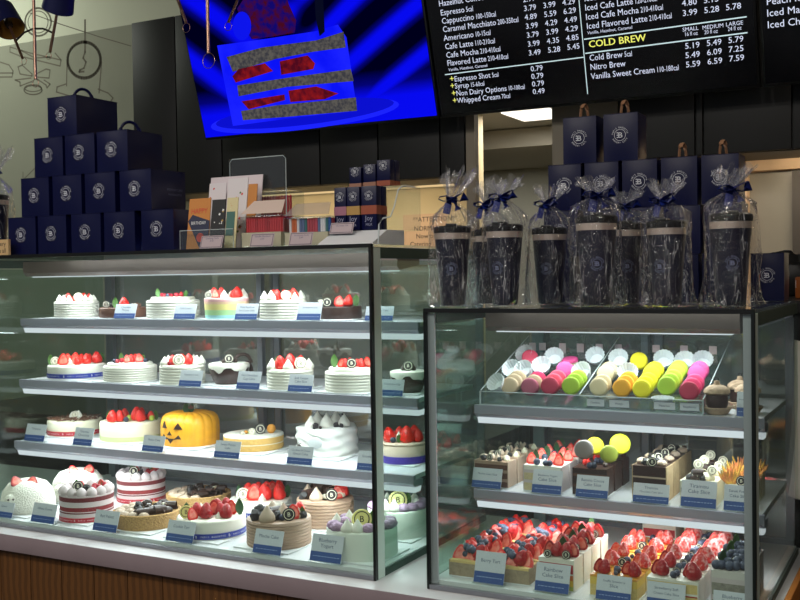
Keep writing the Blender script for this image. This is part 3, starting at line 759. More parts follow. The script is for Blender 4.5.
body(t, r, h, mat('rough_white_frosting', 'dfded8', .45, bump=1.0, bscale=38), name='cake_body', seg=72, ripple=rough, prof=[(0, .003), (r * .95, .003)] + [(r * .97, .004 + (h - .010) * i / n) for i in range(n + 1)] + [(r * .93, h - .001), (r * .8, h), (r * .5, h), (0, h)])
put(t, r, h, [('D', -.5, -.3, 1.5), ('D', .0, -.2, 1.75), ('D', .55, -.2, 1.6), ('O', -.35, -.62, 1.0), ('O', .3, -.55, 1.0), ('O', .45, -.62, .8), ('O', -.2, -.7, .5), ('D', -.3, .5, 1.6), ('D', .3, .5, 1.6), ('O', .05, -.1, .35, .04), ('O', .5, -.25, .4, .03)])
bm = new(); add_sphere(bm, (0, 0, 0), .022, .004, .016)
ob('grey_drip', fin('drip', bm, mat('grey_glaze', 'b9bcbc', .35)), t, (-r * .38, -r * .92, h * .55), (0, 0, -.4))
bm = new(); add_sphere(bm, (0, 0, 0), .007, .005, .007)
for k in range(8):
    a = k * PI / 4 + .2; add_tube(bm, [(0, 0, 0), (.009 * math.cos(a), -.004, .009 * math.sin(a) + .003), (.015 * math.cos(a), .001, .015 * math.sin(a))], .0012, 5)
ob('chocolate_spider', fin('spider', bm, choc), t, (-r * .86, -r * .55, h * .34), (0, 0, -1.0))
t, r, h = C('strawberry cake with a purple ribbon seen through the side glass, third shelf', 's3', 380.6, 428, 465, 446)
body(t, r, h, pinkc, 0); band(t, r, ribbonpurple, .004, .022, False); tier(t, r * 1.02, h, pinkc, .004)
put(t, r, h + .004, [('S', -.55, -.3, 1.7), ('S', -.2, 0, 1.6), ('S', .1, -.45, 1.9), ('D', -.2, -.3, 1.3), ('S', .45, .1, 1.7), ('D', .3, 0, 1.3), ('B', -.45, -.6, 1.3), ('L', -.2, -.55, .8, 0, .6), ('S', .6, -.3, 1.5), ('S', -.6, .2, 1.5)])
# bottom deck
def dome(label, u0, u1, vb, vt, htop):
    t, r, h = C(label, 'b', u0, u1, vb, vt, 'dome_cake', 1.0)
    bm = new()
    add_lathe(bm, [(0, .003), (r * .93, .003), (r, .012), (r * .99, htop * .35), (r * .9, htop * .66), (r * .7, htop * .88), (r * .4, htop * .98), (0, htop)], 48)
    ob('dome', fin('dome', bm, coco, 60), t)
    return t, r, htop
t, r, H = dome('white coconut animal dome cake with strawberry ears and face, front left of the bottom deck', 2, 55, 520, 500, .092)
bm = new(); add_sphere(bm, (0, 0, 0), .024, .018, .018)
ob('snout', fin('snout', bm, coco), t, (-r * .52, -r * .62, H * .48))
bm = new()
for x, z in ((-.006, .002), (.007, .002)): add_sphere(bm, (x, 0, z), .003)
ob('nostrils', fin('nostrils', bm, choc), t, (-r * .60, -r * .84, H * .5))
bm = new(); add_sphere(bm, (0, 0, 0), .005)
ob('eye', fin('eye', bm, oreo), t, (r * .28, -r * .92, H * .34))
bm = new()
for x, z, q in ((.02, -.012, .003), (-.012, -.014, .0025), (.008, -.02, .0025)): add_sphere(bm, (x, -.001, z), q)
ob('face_dots', fin('dots', bm, choc), t, (r * .28, -r * .92, H * .34))
put(t, r, H * .80, [('HD', -.34, -.5, 1.5, .008, -.9, .3), ('HD', .12, -.56, 1.5, .004, -.9, -.2)])
t, r, H = dome('white coconut animal dome cake in the back row behind the red velvet cake', 52.5, 105, 503, 488, .092)
bm = new(); add_sphere(bm, (0, 0, 0), .022, .018, .016)
ob('snout', fin('snout', bm, coco), t, (-r * .6, -r * .62, H * .45))
put(t, r, H * .80, [('HD', -.12, -.5, 1.5, .008, -.9, .3), ('HD', .36, -.46, 1.5, .008, -.9, -.2), ('K', -.75, -.5, .4, -.03)])
def velvet(label, u0, u1, vb, vt):
    t, r, h = C(label, 'b', u0, u1, vb, vt, 'layer_cake')
    pr = [(0, .003, 0), (r, .003, 0)]; zz = .003
    for m, d in ((0, .16), (1, .17), (2, .05), (1, .03), (0, .17), (1, .2), (2, .17), (1, .05)):
        zz2 = zz + (h - .003) * d; pr += [(r * (1 if m else .985), zz, m), (r * (1 if m else .985), zz2, m)]; zz = zz2
    pr += [(r * .98, h, 1), (0, h, 1)]
    body(t, r, h, None, prof=pr, mats=[redv, greyp, mat('red_velvet_dark', '6b2429', .8, bump=.6, bscale=260)])
    band(t, r, ribbonred, .004, .016)
    put(t, r, h, ring('DR', 14, .83, 0, 334, 1.35) + [('L', -.35, -.35, 1.1, .005), ('PC', -.3, -.62, 1.1, .012), ('O', .0, -.6, 1.1, .012), ('R', .25, -.5, 1.3, .008), ('R', .45, -.3, 1.3, .008), ('H', .55, -.05, 1.1, .006), ('L', .5, -.4, .9, .012, -.9), ('R', .0, -.2, 1.3, .006), ('R', .3, .1, 1.3, .006), ('S', -.2, .1, 1.1, .004), ('R', .65, -.2, 1.2, .012)])
velvet('red velvet layer cake with pale piped swirls, front row beside the white dome', 61, 113.6, 523, 497)
velvet('red velvet layer cake with pale piped swirls, back row behind the cookie tart', 118, 165.5, 504, 481)
def tart(label, u0, u1, vb, vt):
    t, r, h = C(label, 'b', u0, u1, vb, vt, 'cookie_tart')
    body(t, r, h, crumb, prof=[(0, .003), (r * .94, .003), (r * .99, h * .5), (r, h), (r * .96, h + .002), (r * .91, h), (r * .9, h - .008), (0, h - .008)], name='crust')
    put(t, r, h - .008, [('RM', .80 * math.cos(a), .80 * math.sin(a), 1.15) for a in [math.radians(95 + i * 24) for i in range(8)]] + [('RM', .5 * math.cos(a), .5 * math.sin(a), 1.1) for a in [math.radians(110 + i * 40) for i in range(5)]])
    q = random.Random(5)
    put(t, r, h - .006, [(q.choice(['O', 'U', 'C', 'O', 'U', 'K']), x, y, q.uniform(1.0, 1.5), q.uniform(0, .008)) for x, y in [(q.uniform(-.25, .75), q.uniform(-.75, .5)) for _ in range(26)] if x * x + y * y < .62] + [('UW', .2, -.3, .5, .014), ('UW', .5, 0, .5, .014), ('UW', .05, -.5, .5, .012)])
tart('crumb crusted tart with mocha piping and dark cookie pieces, back row', 167, 231, 512, 499)
tart('crumb crusted tart with mocha piping and dark cookie pieces, front row', 114, 181, 533, 517)
t, r, h = C('white strawberry cake with a blue ribbon, front row middle of the bottom deck', 'b', 178, 246, 543, 522)
body(t, r, h, white); band(t, r, ribbonblue, .006, .020)
put(t, r, h, [('LD', -.72, -.1, 1.1), ('PY', -.72, -.32, 1.25), ('SD', -.42, -.15, 1.5), ('H', -.5, -.62, 1.3, 0, -.4), ('SD', -.18, -.5, 1.7), ('D', -.2, -.15, 1.2), ('HD', .08, -.15, 1.6), ('SD', .22, .2, 1.6), ('SD', .3, -.35, 1.5), ('SD', .4, -.6, 1.6), ('H', .55, -.2, 1.5), ('SD', .48, .1, 1.7), ('LD', .82, -.3, 1.3), ('D', .2, -.6, .8), ('D', -.3, .3, 1.2)])
t, r, h = C('white strawberry cake in the back row, left of the mocha cakes', 'b', 230, 292, 519, 504)
body(t, r, h, white); band(t, r, ribbonblue, .006, .018)
put(t, r, h, [('LD', -.7, .1, 1.1), ('P', -.55, -.35, 1.35), ('H', -.2, -.5, 1.9), ('S', -.05, 0, 1.9), ('S', .15, -.35, 2.0), ('S', -.4, .1, 1.8), ('H', .4, .0, 1.8), ('S', .62, -.4, 1.8), ('S', .6, .2, 1.8), ('D', .5, -.05, 1.2), ('LD', .85, -.2, 1.1), ('S', .2, .4, 1.7), ('D', .05, -.6, 1)])
def mochac(label, u0, u1, vb, vt, v):
    t, r, h = C(label, 'b', u0, u1, vb, vt, 'mocha_cake')
    body(t, r, h, mocha, 8)
    if v == 0: put(t, r, h, [('DM', -.35, -.6, 1.9), ('DM', .15, -.1, 1.7), ('O', -.7, -.35, 1.7), ('O', -.5, -.05, 1.6), ('U', -.3, -.15, 1.5), ('U', -.1, .1, 1.6), ('O', -.05, -.45, 1.5), ('PC', .3, -.62, 1.2), ('H', .45, -.5, 1.5, 0, -.3), ('DM', .6, -.3, 1.2), ('S', .62, -.05, 1.5), ('L', .7, -.4, .9), ('O', .72, -.35, 1.2, 0), ('U', -.55, .2, 1.4), ('O', .3, .3, 1.5), ('DM', -.2, .5, 1.5), ('O', -.6, -.15, 1.5, .012), ('B', .1, -.6, 1.3)])
    else: put(t, r, h, [('DM', -.3, -.55, 1.7), ('DM', .3, 0, 1.7), ('DM', -.6, .1, 1.6), ('U', -.55, -.15, 1.7), ('O', -.3, -.1, 1.8), ('U', -.1, .1, 1.8, .01), ('U', .1, -.1, 1.7, .008), ('O', -.75, -.3, 1.4), ('PC', .22, -.65, 1.2), ('H', .45, -.45, 1.5, 0, -.2), ('UW', .55, -.3, 1.2), ('S', .62, -.1, 1.7), ('UW', .05, -.45, .9), ('O', .35, .3, 1.5), ('U', -.2, .3, 1.8, .01)])
mochac('beige ridged mocha cake with cookie chunks and cream drops, front row', 247, 312, 552, 524, 0)
mochac('beige ridged mocha cake with chocolate curls and strawberries, back row', 297, 354.4, 530, 503, 1)
def lil(label, u0, u1, vb, vt):
    t, r, h = C(label, 'b', u0, u1, vb, vt, 'lilac_cake')
    body(t, r, h, mint, rim=.004)
    put(t, r, h, [('RL', -.78, -.25, 1.32), ('RL', -.68, -.5, 1.32), ('D', -.4, -.72, 1.45), ('D', -.12, -.78, 1.45), ('RL', .18, -.75, 1.32), ('RL', .45, -.65, 1.32), ('PY', .0, -.35, 1.75), ('L', .3, -.25, 1.2), ('D', -.7, .05, 1.4), ('K', -.45, -.25, 1.1), ('RL', -.5, .1, 1.32), ('RL', -.45, .5, 1.32), ('D', -.35, .4, 1.4), ('RL', .0, .6, 1.32), ('RL', .25, .5, 1.32), ('D', .55, .4, 1.4), ('RL', .78, .1, 1.32), ('RL', .8, -.2, 1.32), ('RL', .7, -.42, 1.32), ('D', .62, -.15, 1.2)])
lil('pale cake with lilac rosettes in the front row by the corner post', 327, 398, 564, 534)
lil('pale cake with lilac rosettes in the back row, through the side glass', 368, 429, 540, 513)
# ------------------------------------------------------------------ price cards
TILT = math.radians(18)
def card(u0, u1, vt, vb, y, zs, where, lines, group, small=False, blue=True):
    uc = (u0 + u1) / 2
    p = hit(uc, vb, 1, y); x = p.x
    wd = abs(hit(u1, vb, 1, y).x - hit(u0, vb, 1, y).x); hh = max(.02, (hit(uc, vt, 1, y).z - p.z)) / math.cos(TILT) * 1.02
    t = thing('price_card', where, 'price card', (x, y, zs + .0005), 0, group)
    c = ob('card', boxmesh('card', cardw if blue else mat('card_mauve', 'b5a4a9', .7), -wd / 2, wd / 2, -.0006, .0006, 0, hh), t, (0, .002, .002), (-TILT, 0, 0))
    if not blue:
        bm = new(); e = .0022
        for q in ((-wd / 2 + e, wd / 2 - e, e, e + .0012), (-wd / 2 + e, wd / 2 - e, hh - e - .0012, hh - e), (-wd / 2 + e, -wd / 2 + e + .0012, e, hh - e), (wd / 2 - e - .0012, wd / 2 - e, e, hh - e)): add_box(bm, q[0], q[1], -.0010, -.0007, q[2], q[3])
        ob('border', fin('border', bm, mat('card_border', '4a4152', .7), 0), c)
    if blue: ob('blue_band', boxmesh('band', cardb, -wd / 2 + .0004, wd / 2 - .0004, -.0010, -.0007, .0008, hh * .36), c)
    bm = new(); n = len(lines)
    for i, s in enumerate(lines):
        sz = min(hh * .2, wd * 1.5 / max(8, len(s)))
        text_mesh(bm, s, sz, Matrix.Translation((0, -.0008, hh * (.72 - .2 * i + (.0 if n > 1 else -.06)))) @ FRONT, align='CENTER')
    if blue:
        q = random.Random(int(u0 * 10) + int(vb)); xx = -wd * .4
        while xx < wd * .38:
            L = wd * q.uniform(.04, .1); bm2 = add_box(bm, xx, xx + L, -.0013, -.0011, hh * .18, hh * .205, 1); xx += L + wd * .03
    ob('print', fin('print', bm, [mat('card_print', '4c5674', .7), mat('band_print', '9fb2d8', .7)], 0), c)
    ob('holder', boxmesh('holder', acrylic, -wd / 2 - .002, wd / 2 + .002, -.006, .012, 0, .003), t, (0, .003, 0))
    return t
GP = {k: 'price cards on the ' + n + ' of the tall case' for k, n in (('s1', 'top shelf'), ('s2', 'second shelf'), ('s3', 'third shelf'), ('b', 'bottom deck'))}
CARDS = [
 ('s1', 113, 134, 305.5, 319.5, 'below the lone strawberry of the mousse cake', ['Chocolate', 'Mousse']), ('s1', 173, 194, 305.5, 320, 'in front of the ridged cake left of the rainbow cake', ['Soft Cream']),
 ('s1', 234, 256, 305, 320.5, 'just right of the rainbow cake', ['Petit Rainbow', 'Soft Cream Cake']), ('s1', 296, 319.5, 303, 320.3, 'between the white strawberry cake and the dark chocolate cake', ['Strawberry Soft']),
 ('s1', 364, 392, 308, 322, 'by the corner post on the top shelf', ['Chocolate Cake']),
 ('s2', 178, 200, 372, 387.5, 'in front of the cake left of the chocolate cup', ['Strawberry Soft']), ('s2', 235.5, 258.5, 373, 390, 'under the handle of the chocolate cup cake', ['Hot Chocolate', 'Cup Cake']),
 ('s2', 287, 311, 376, 392.5, 'in front of the cake right of the chocolate cup', ['Soft Cream', 'Cake Slice']), ('s2', 379, 402, 380, 396, 'in front of the small chocolate cup by the side glass', ['Chocolate Cup']),
 ('s3', 23.5, 43, 424.5, 440.5, 'at the far left end of the third shelf', ['Tiramisu']), ('s3', 72, 90.5, 428, 444.5, 'in front of the chocolate shavings cake', ['Tiramisu', 'Chocolate']),
 ('s3', 141, 162, 434, 449, 'between the fruit cake and the pumpkin cake', ['Melon Cake']), ('s3', 213, 238, 439.5, 455.5, 'between the pumpkin cake and the flat round cake', ['Sweet Potato', 'Cake']),
 ('s3', 286, 311, 445, 462, 'in front of the rough frosted ghost cake', ['Cookies N Cream', 'Ghost Cake']), ('s3', 356, 379, 448, 466, 'beside the purple ribbon cake on the third shelf', ['Strawberry']),
 ('b', -8, 11, 503, 517, 'at the far left end of the bottom deck', ['Dome']), ('b', 30, 53, 507.5, 525, 'between the white dome cake and the red velvet cake', ['White Dome']),
 ('b', 92, 115.5, 517, 536, 'at the right foot of the front red velvet cake', ['Red Velvet']), ('b', 165, 192, 528, 547, 'between the front tart and the blue ribbon cake', ['Cookie Tart']),
 ('b', 252, 280, 538, 560, 'in front of the front mocha cake', ['Mocha Cake']), ('b', 309, 340, 543, 568, 'tilted against the front mint and lilac cake', ['Blueberry', 'Yogurt'])]
for s, u0, u1, vt, vb, wh, ln in CARDS:
    card(u0, u1, vt, vb, (LIP[s] + .005) if s != 'b' else .0075, SH[s], 'white and blue price card ' + wh, ln, GP[s])

# ------------------------------------------------------------------ cake slices in the right case
def block_mesh(key, w, d, layers, side=None):
    """stacked layers (material, height share, front inset); side: frosting coat on left, right and back"""
    def f():
        bm = new(); z = .002; mats = []; z1 = layers[0]
        hh = layers[0]
        for m, fr in layers[1]:
            if m not in mats: mats.append(m)
            add_box(bm, -w / 2 + .002, w / 2 - .002, -d / 2, d / 2 - .002, z, z + hh * fr, mats.index(m), 0)
            z += hh * fr
        if side:
            if side not in mats: mats.append(side)
            k = mats.index(side)
            add_box(bm, -w / 2, -w / 2 + .002, -d / 2, d / 2, .002, z, k); add_box(bm, w / 2 - .002, w / 2, -d / 2, d / 2, .002, z, k)
        return fin('cake_block', bm, mats, 0)
    return cached(('blk', key), f)
film = glassmat('clear_film', 'ffffff', .05, .7, .05, bump=.3, bscale=30)
def slices(kind, desc, x0, x1, y0, pitch, n, zs, h, layers, side, tops, group, d=None):
    w = x1 - x0; d = d or pitch * .9
    OR = ['front', 'second', 'third', 'fourth', 'fifth', 'sixth']
    for i in range(n):
        lab = '%s, %s' % (desc, 'front of its row' if i == 0 else ('last of its row at the back' if i == n - 1 else OR[i] + ' from the front of its row'))
        t = thing(kind, lab, 'cake slice', ((x0 + x1) / 2, y0 + d / 2 + i * pitch, zs + .0004), rnd.uniform(-.03, .03), group)
        ob('paper_base', cached(('pb', kind), lambda: boxmesh('paper', paperw, -w / 2 - .001, w / 2 + .001, -d / 2, d / 2, 0, .0018)), t)
        ob('cake_block', block_mesh(kind, w, d, (h - .002, layers), side), t)
        put(t, 1, h, [(c, x * w / 2, y * d / 2) + tuple(r) for c, x, y, *r in tops(i)])
def xa(u, v, y): return hit(u, v, 1, y).x
z = RS['rb']
def jit(l): return [(c, x + rnd.uniform(-.06, .06), y + rnd.uniform(-.15, .15)) + tuple(r) for c, x, y, *r in l]
crustp = mat('pale_crust', 'a8957c', .8, bump=.5, bscale=150, var=.2)
def bt(i): return jit([('H', -.75, -.75, 1.55, -.006, -.5, .2), ('HD', -.1, -.95, 1.5, -.008, -.5, -.2), ('B', -.45, -.3, 1.35), ('B', -.2, .1, 1.4, .014), ('SD', .3, -.3, 1.5, .002, -.5), ('B', .1, -.6, 1.4, .014), ('H', .75, -.85, 1.7, -.006, -.5, -.3), ('B', .5, .4, 1.4, .016), ('R', -.6, .3, 1.4, .004), ('S', 0, .5, 1.5, .004, .5), ('B', .75, .1, 1.2, .002), ('S', -.3, .7, 1.4, .004, -.4), ('B', -.6, .5, 1.4, .014), ('B', .3, .9, 1.4, .016), ('B', -.35, .0, 1.3, .016), ('B', .35, .55, 1.3, .018), ('B', -.1, -.3, 1.3, .014), ('R', .6, .75, 1.3, .006)])
G1 = 'berry tarts on the bottom deck of the pastry case'
xm0, xm1 = xa(450, 570, .05), xa(530, 570, .05)
hw = (xm1 - xm0) / 2
slices('berry_tart', 'pale crusted berry tart in the left row', xm0, xm0 + hw - .003, .045, .066, 5, z, .036, [(crustp, .85), (sponge, .15)], crustp, lambda i: [(c, x * .74, y * .72) + tuple(q) for c, x, y, *q in bt(i)], G1)
slices('berry_tart', 'pale crusted berry tart in the right row', xm0 + hw + .002, xm1, .045, .066, 5, z, .036, [(crustp, .85), (sponge, .15)], crustp, lambda i: [(c, x * .74, y * .72) + tuple(q) for c, x, y, *q in bt(i)], G1)
rbl = [(mat('rainbow_sponge_green', 'a9b34a', .8, bump=.5, bscale=200), .14), (mat('rainbow_sponge_yellow', 'e6b93c', .8, bump=.5, bscale=200), .2), (mat('rainbow_sponge_orange', 'd9762f', .8, bump=.5, bscale=200), .16), (white, .05), (mat('rainbow_sponge_red', 'b8323a', .8, bump=.5, bscale=200), .3), (white, .15)]
slices('rainbow_slice', 'rainbow layered slice with strawberries and a dark leaf', xa(539.5, 560, .05), xa(575, 560, .05), .045, .062, 4, z, .066, rbl, white, lambda i: jit([('HD', -.55, -.3, 1.35), ('SD', -.3, -.1, 1.35), ('LD', .05, .2, 1.25), ('SD', .35, -.35, 1.35), ('HD', .7, -.2, 1.3), ('PC', .5, -.75, .7), ('PC', -.55, -.75, .65), ('S', .2, .3, 1.2)]), 'rainbow slices on the bottom deck of the pastry case')
slices('rainbow_slice', 'rainbow slice behind the souffle row', xa(648, 522, .44), xa(674, 522, .44), .42, .060, 2, z, .062, rbl, white, lambda i: jit([('S', -.3, -.1, 1.2), ('S', .3, .1, 1.2)]), 'rainbow slices at the rear')
slices('rainbow_slice', 'rainbow slice behind the strawberry cream row', xa(690, 522, .44), xa(716, 522, .44), .42, .060, 2, z, .062, rbl, white, lambda i: jit([('SD', -.2, -.1, 1.2), ('SD', .4, .1, 1.4)]), 'rainbow slices at the rear')
slices('souffle_slice', 'low yellow souffle slice with sugar dusted strawberries', xa(590, 575, .045), xa(639, 575, .045), .040, .068, 5, z, .044, [(sponge, .55), (mat('souffle_yellow', 'e9c45c', .6), .35), (mat('glaze_amber', 'd99a3c', .3), .10)], None, lambda i: jit([('HP' if i else 'HD', -.75, -.1, 1.2, 0, .1, .4), ('SP' if i else 'SD', -.48, -.2, 1.3), ('PC' if i % 2 else 'B', -.05, -.4, .75), ('B', .02, .2, 1.3), ('HP' if i else 'HD', .48, -.1, 1.2, 0, 0, .3), ('SP' if i else 'SD', .74, -.2, 1.35)]), 'souffle slices on the bottom deck of the pastry case')
slices('strawberry_cream_slice', 'white strawberry cream slice with dusted strawberries', xa(647.5, 580, .04), xa(699, 580, .04), .035, .064, 6, z, .055, [(sponge, .42), (redj, .05), (white, .08), (sponge, .35), (white, .10)], white, lambda i: jit([('HD' if i < 2 else 'HP', -.76, .1, 1.2, 0, 0, .5), ('SD' if i < 2 else 'SP', -.5, -.1, 1.35), ('B', -.05, -.55, 1.2), ('B', .03, .1, 1.1), ('PC', .02, .45, .62), ('HD' if i < 1 else 'HP', .48, .1, 1.25, 0, 0, .5), ('SD' if i < 1 else 'SP', .74, -.15, 1.5)]), 'strawberry cream slices on the bottom deck of the pastry case')
greysp = mat('blueberry_sponge', '9d978c', .8, bump=.6, bscale=160, var=.25)
slices('blueberry_slice', 'tall grey layered blueberry slice with a green leaf', xa(711, 565, .05), xa(750, 565, .05) - .003, .045, .066, 3, z, .082, [(greysp, .28), (greyp, .12), (greysp, .3), (greyp, .12), (mat('blueberry_cream', 'd2cbc6', .6), .18)], greyp, lambda i: jit([('L' if i else 'LD', -.45, -.1, 1.15, 0, .2, .9), ('B', -.8, -.6, 1.5), ('B', -.5, -.7, 1.5), ('B', -.2, -.3, 1.4, .006), ('B', .0, -.7, 1.5), ('B', .35, -.6, 1.5), ('B', .3, .1, 1.5, .005), ('B', .7, -.2, 1.5), ('B', .6, .5, 1.4), ('PC', .2, .6, .8), ('B', -.2, .5, 1.4)]), 'blueberry slices on the bottom deck of the pastry case')
# middle shelf
z = RS['r2']; y0 = .236
slices('mocha_slice', 'brown mocha slice topped with cream drops', xa(474, 460, y0), xa(508, 460, y0), y0, .060, 4, z, .062, [(spongeb, .22), (mocha, .12), (spongeb, .22), (mocha, .12), (spongeb, .2), (mocha, .12)], mochad, lambda i: jit([('RM', -.7, 0, .8), ('K', -.5, -.6, .9), ('DM', -.2, .2, .75), ('PC', -.2, -.6, .6), ('DM', .2, -.2, .75), ('O', .4, -.6, .7), ('RM', .6, .2, .8), ('DW', .75, -.4, .7), ('C', 0, .5, .6), ('DW', -.45, .6, .6)]), 'mocha slices on the middle shelf')
slices('blueberry_yogurt_slice', 'pale yogurt slice with strawberry halves and blueberries', xa(523, 460, y0), xa(561, 460, y0), y0, .062, 4, z, .060, [(spongel, .3), (greyp, .12), (spongel, .28), (greyp, .12), (white, .18)], greyp, lambda i: jit([('LD', -.5, .1, 1.0), ('H', -.7, -.3, 1.1, 0, -.3, .4), ('B', -.4, -.6, 1.3), ('D', 0, 0, .7), ('H', .3, -.1, 1.2, .003, -.4, -.4), ('B', .1, -.6, 1.1), ('B', .3, -.7, 1.2), ('L', .7, .1, .9), ('H', .75, -.4, 1.1, 0, -.3, .2), ('B', .6, .4, 1.1)]), 'blueberry yogurt slices on the middle shelf')
slices('banana_cocoa_slice', 'dark cocoa slice topped with berries', xa(572, 460, y0), xa(606, 460, y0), y0, .066, 3, z, .062, [(choc, .3), (spongeb, .1), (choc, .3), (milkc, .1), (choc, .2)], choc, lambda i: jit([('B', .15, -.7, 1.2), ('B', -.1, -.65, 1.2), ('S', -.4, .4, .9), ('C', .7, .4, .7)]), 'banana cocoa slices on the middle shelf')
slices('chocolate_slice', 'dark chocolate slice with beige film sides', xa(632, 460, y0), xa(667, 460, y0), y0, .062, 4, z, .078, [(choc, .3), (mochad, .05), (choc, .3), (mochad, .05), (choc, .3)], mat('beige_side', 'cbb08a', .6, var=.2, bscale=60), lambda i: jit([('RM', -.6, .1, .9), ('O', -.4, -.5, 1), ('UW', 0, -.5, .9), ('PC', .15, -.8, .8), ('RM', .1, .2, .9), ('O', .3, 0, 1), ('C', .7, .1, .9), ('RM', .65, -.4, .9), ('UW', .5, .4, .8), ('O', -.1, .5, 1)]), 'chocolate slices on the middle shelf')
slices('tiramisu_slice', 'cream slice with white chocolate discs', xa(680, 475, y0), xa(716, 475, y0), y0, .060, 3, z, .052, [(spongel, .3), (ivory, .2), (spongeb, .2), (ivory, .3)], ivory, lambda i: jit([('O', -.6, -.5, .9), ('U', -.3, -.3, .8), ('UW', -.2, .0, 1), ('U', -.1, -.1, 1.0, .010), ('UW', .1, .3, 1), ('P', -.15, .3, .8, .022), ('O', .2, -.4, .8), ('UW', .5, -.1, 1), ('P', .7, .1, .8, .012), ('U', .4, .5, .8)]), 'cream slices on the middle shelf')
coral = mat('flame_orange', 'edc44c', .5, col2='e07f58', bscale=55)
def flame_mesh():
    def f():
        bm = new()
        for k, (x, hgt, ln) in enumerate(((-.009, .022, -.35), (-.003, .032, -.1), (.004, .030, .15), (.010, .020, .4), (0, .018, .0))):
            for q in range(3):
                a = ln + (q - 1) * .35
                add_tube(bm, [(x * .4, .002 * k - .004, 0), (x + math.sin(a) * hgt * .5, .002 * k - .004, hgt * .5), (x + math.sin(a) * hgt * .9, .002 * k - .004, hgt)], [.003, .0028, .0008], 6)
        return fin('flame_sugar', bm, coral)
    return cached('flame', f)
TOP['F'] = ('sugar_flame', flame_mesh)
slices('sweet_potato_slice', 'pale slice crowned with an orange sugar flame', xa(724, 478, y0), xa(752, 478, y0) , y0, .060, 3, z, .050, [(spongel, .4), (mat('lemon_layer', 'dcc46e', .6), .2), (ivory, .4)], ivory, lambda i: jit([('F', -.6, -.2, 1.2, 0, 0, .1), ('PC', .2, -.6, .8), ('D', .5, .1, .7), ('F', .5, .4, 1.1, 0, 0, -.2)]), 'flame topped slices on the middle shelf')
RC = [('r2', 471, 500, 461, 479.5, ['Mocha Cake Slice'], 'in front of the mocha slices'), ('r2', 531, 560.5, 464, 486, ['Blueberry Yogurt', 'Cake Slice'], 'in front of the blueberry yogurt slices'),
 ('r2', 575, 607, 469, 489.5, ['Banana Cocoa', 'Cake Slice'], 'in front of the cocoa slices topped by macarons'), ('r2', 632, 668, 476, 494, ['Tiramisu', 'Chocolate Cake Slice'], 'in front of the beige sided chocolate slices'),
 ('r2', 680, 715.5, 475, 500, ['Tiramisu', 'Cake Slice'], 'in front of the white disc topped cream slices'), ('r2', 723, 753, 478, 502, ['Sweet Potato', 'Cake Slice'], 'in front of the flame topped slices'),
 ('rb', 473, 503, 563, 592, ['Berry Tart'], 'in front of the berry tarts'), ('rb', 534, 568, 573, 599, ['Rainbow', 'Cake Slice'], 'in front of the rainbow slices'),
 ('rb', 595, 630, 581, 604, ['Souffle Strawberry', 'Slice'], 'in front of the souffle slices'), ('rb', 646, 684, 587, 610, ['Strawberry Soft', 'Cream Cake Slice'], 'in front of the strawberry cream slices'),
 ('rb', 712, 750, 594, 617, ['Blueberry', 'Cake Slice'], 'in front of the tall blueberry slices')]
for s, u0, u1, vt, vb, ln, wh in RC:
    card(u0, u1, vt, vb, .212 if s == 'r2' else .016, RS[s], 'white and blue price card ' + wh, ln, 'price cards on the ' + ('middle shelf' if s == 'r2' else 'bottom deck') + ' of the pastry case')
card(736, 752, 390.5, 414, .221, RS['r1'], 'white and blue price card in front of the acorn shaped cakes', ['Acorn Cake'], 'price cards on the top shelf of the pastry case')

# ------------------------------------------------------------------ macarons
MC = {}
for n, c in (('beige', 'cbb394'), ('mixed', 'a8516a'), ('magenta', 'cf2f62'), ('hot pink', 'f0559a'), ('green', '9dbb2c'), ('cream', 'd9c7a0'), ('orange', 'eba61e'), ('yellow', 'f0e012'), ('lime', 'b4d838'), ('rose', 'ea3f78'), ('coral pink', 'f0506e'), ('crimson', 'b52a4c'), ('olive', '8f9a2a'), ('grey', '857d7a'), ('lemon', 'e4ea2c'), ('mustard', 'd8c41a')):
    MC[n] = mat('macaron_' + n.replace(' ', '_'), c, .65, bump=.12, bscale=200)
fillm = {'w': mat('macaron_cream', 'f0e6d0', .6), 'c': choc}
MR = .0205
def macaron(col, label, loc, axis, group, fill='w', s=1):
    """axis: unit vector of the disc's front face"""
    t = thing('macaron', label, 'macaron', loc, 0, group)
    t.rotation_mode = 'QUATERNION'; t.rotation_quaternion = Vector((0, 0, 1)).rotation_difference(Vector(axis)); t.scale = (s, s, s)
    def f():
        bm = new()
        add_lathe(bm, [(0, .002), (MR * .92, .002), (MR * 1.0, .0028), (MR * 1.01, .0042), (MR * .965, .0050), (MR * .995, .0064), (MR * .95, .0086), (MR * .84, .0098), (MR * .5, .0106), (0, .0108)], 32, ripple=lambda r, z, a, k: (r * (1 + (.012 * math.sin(23 * a) if k in (2, 3) else 0)), z))
        return fin('shell', bm, MC[col], 50)
    sh = cached(('shell', col), f)
    ob('shell', sh, t); ob('shell', sh, t, (0, 0, 0), (PI, 0, 0))
    def g():
        bm = new(); add_lathe(bm, [(0, -.0019), (MR * .93, -.0019), (MR * .95, 0), (MR * .93, .0019), (0, .0019)], 28)
        return fin('filling', bm, fillm[fill], 50)
    ob('filling', cached(('fill', fill), g), t)
AX = Vector((.20, -.95, .24)).normalized()
STEP = Vector((.0015, .0225, .0062))
GM = 'macarons in the clear stepped tray'
def stack(col, u, v, y, n, row, fill='w', extra='', cols=None, alone=False):
    p = hit(u, v, 1, y)
    OR = ['front', 'second', 'third', 'fourth']
    for i in range(n):
        cc = cols[i % len(cols)] if cols else col
        lab = '%s macaron%s, %s in its %s row stack' % (cc, extra, OR[i], row) if n > 1 else '%s macaron%s alone in the %s row of the tray' % (cc, extra, row)
        macaron(cc, lab, p + STEP * i, AX, GM, fill)
y1 = .262
stack('beige', 510, 386, y1, 3, 'front', 'c')
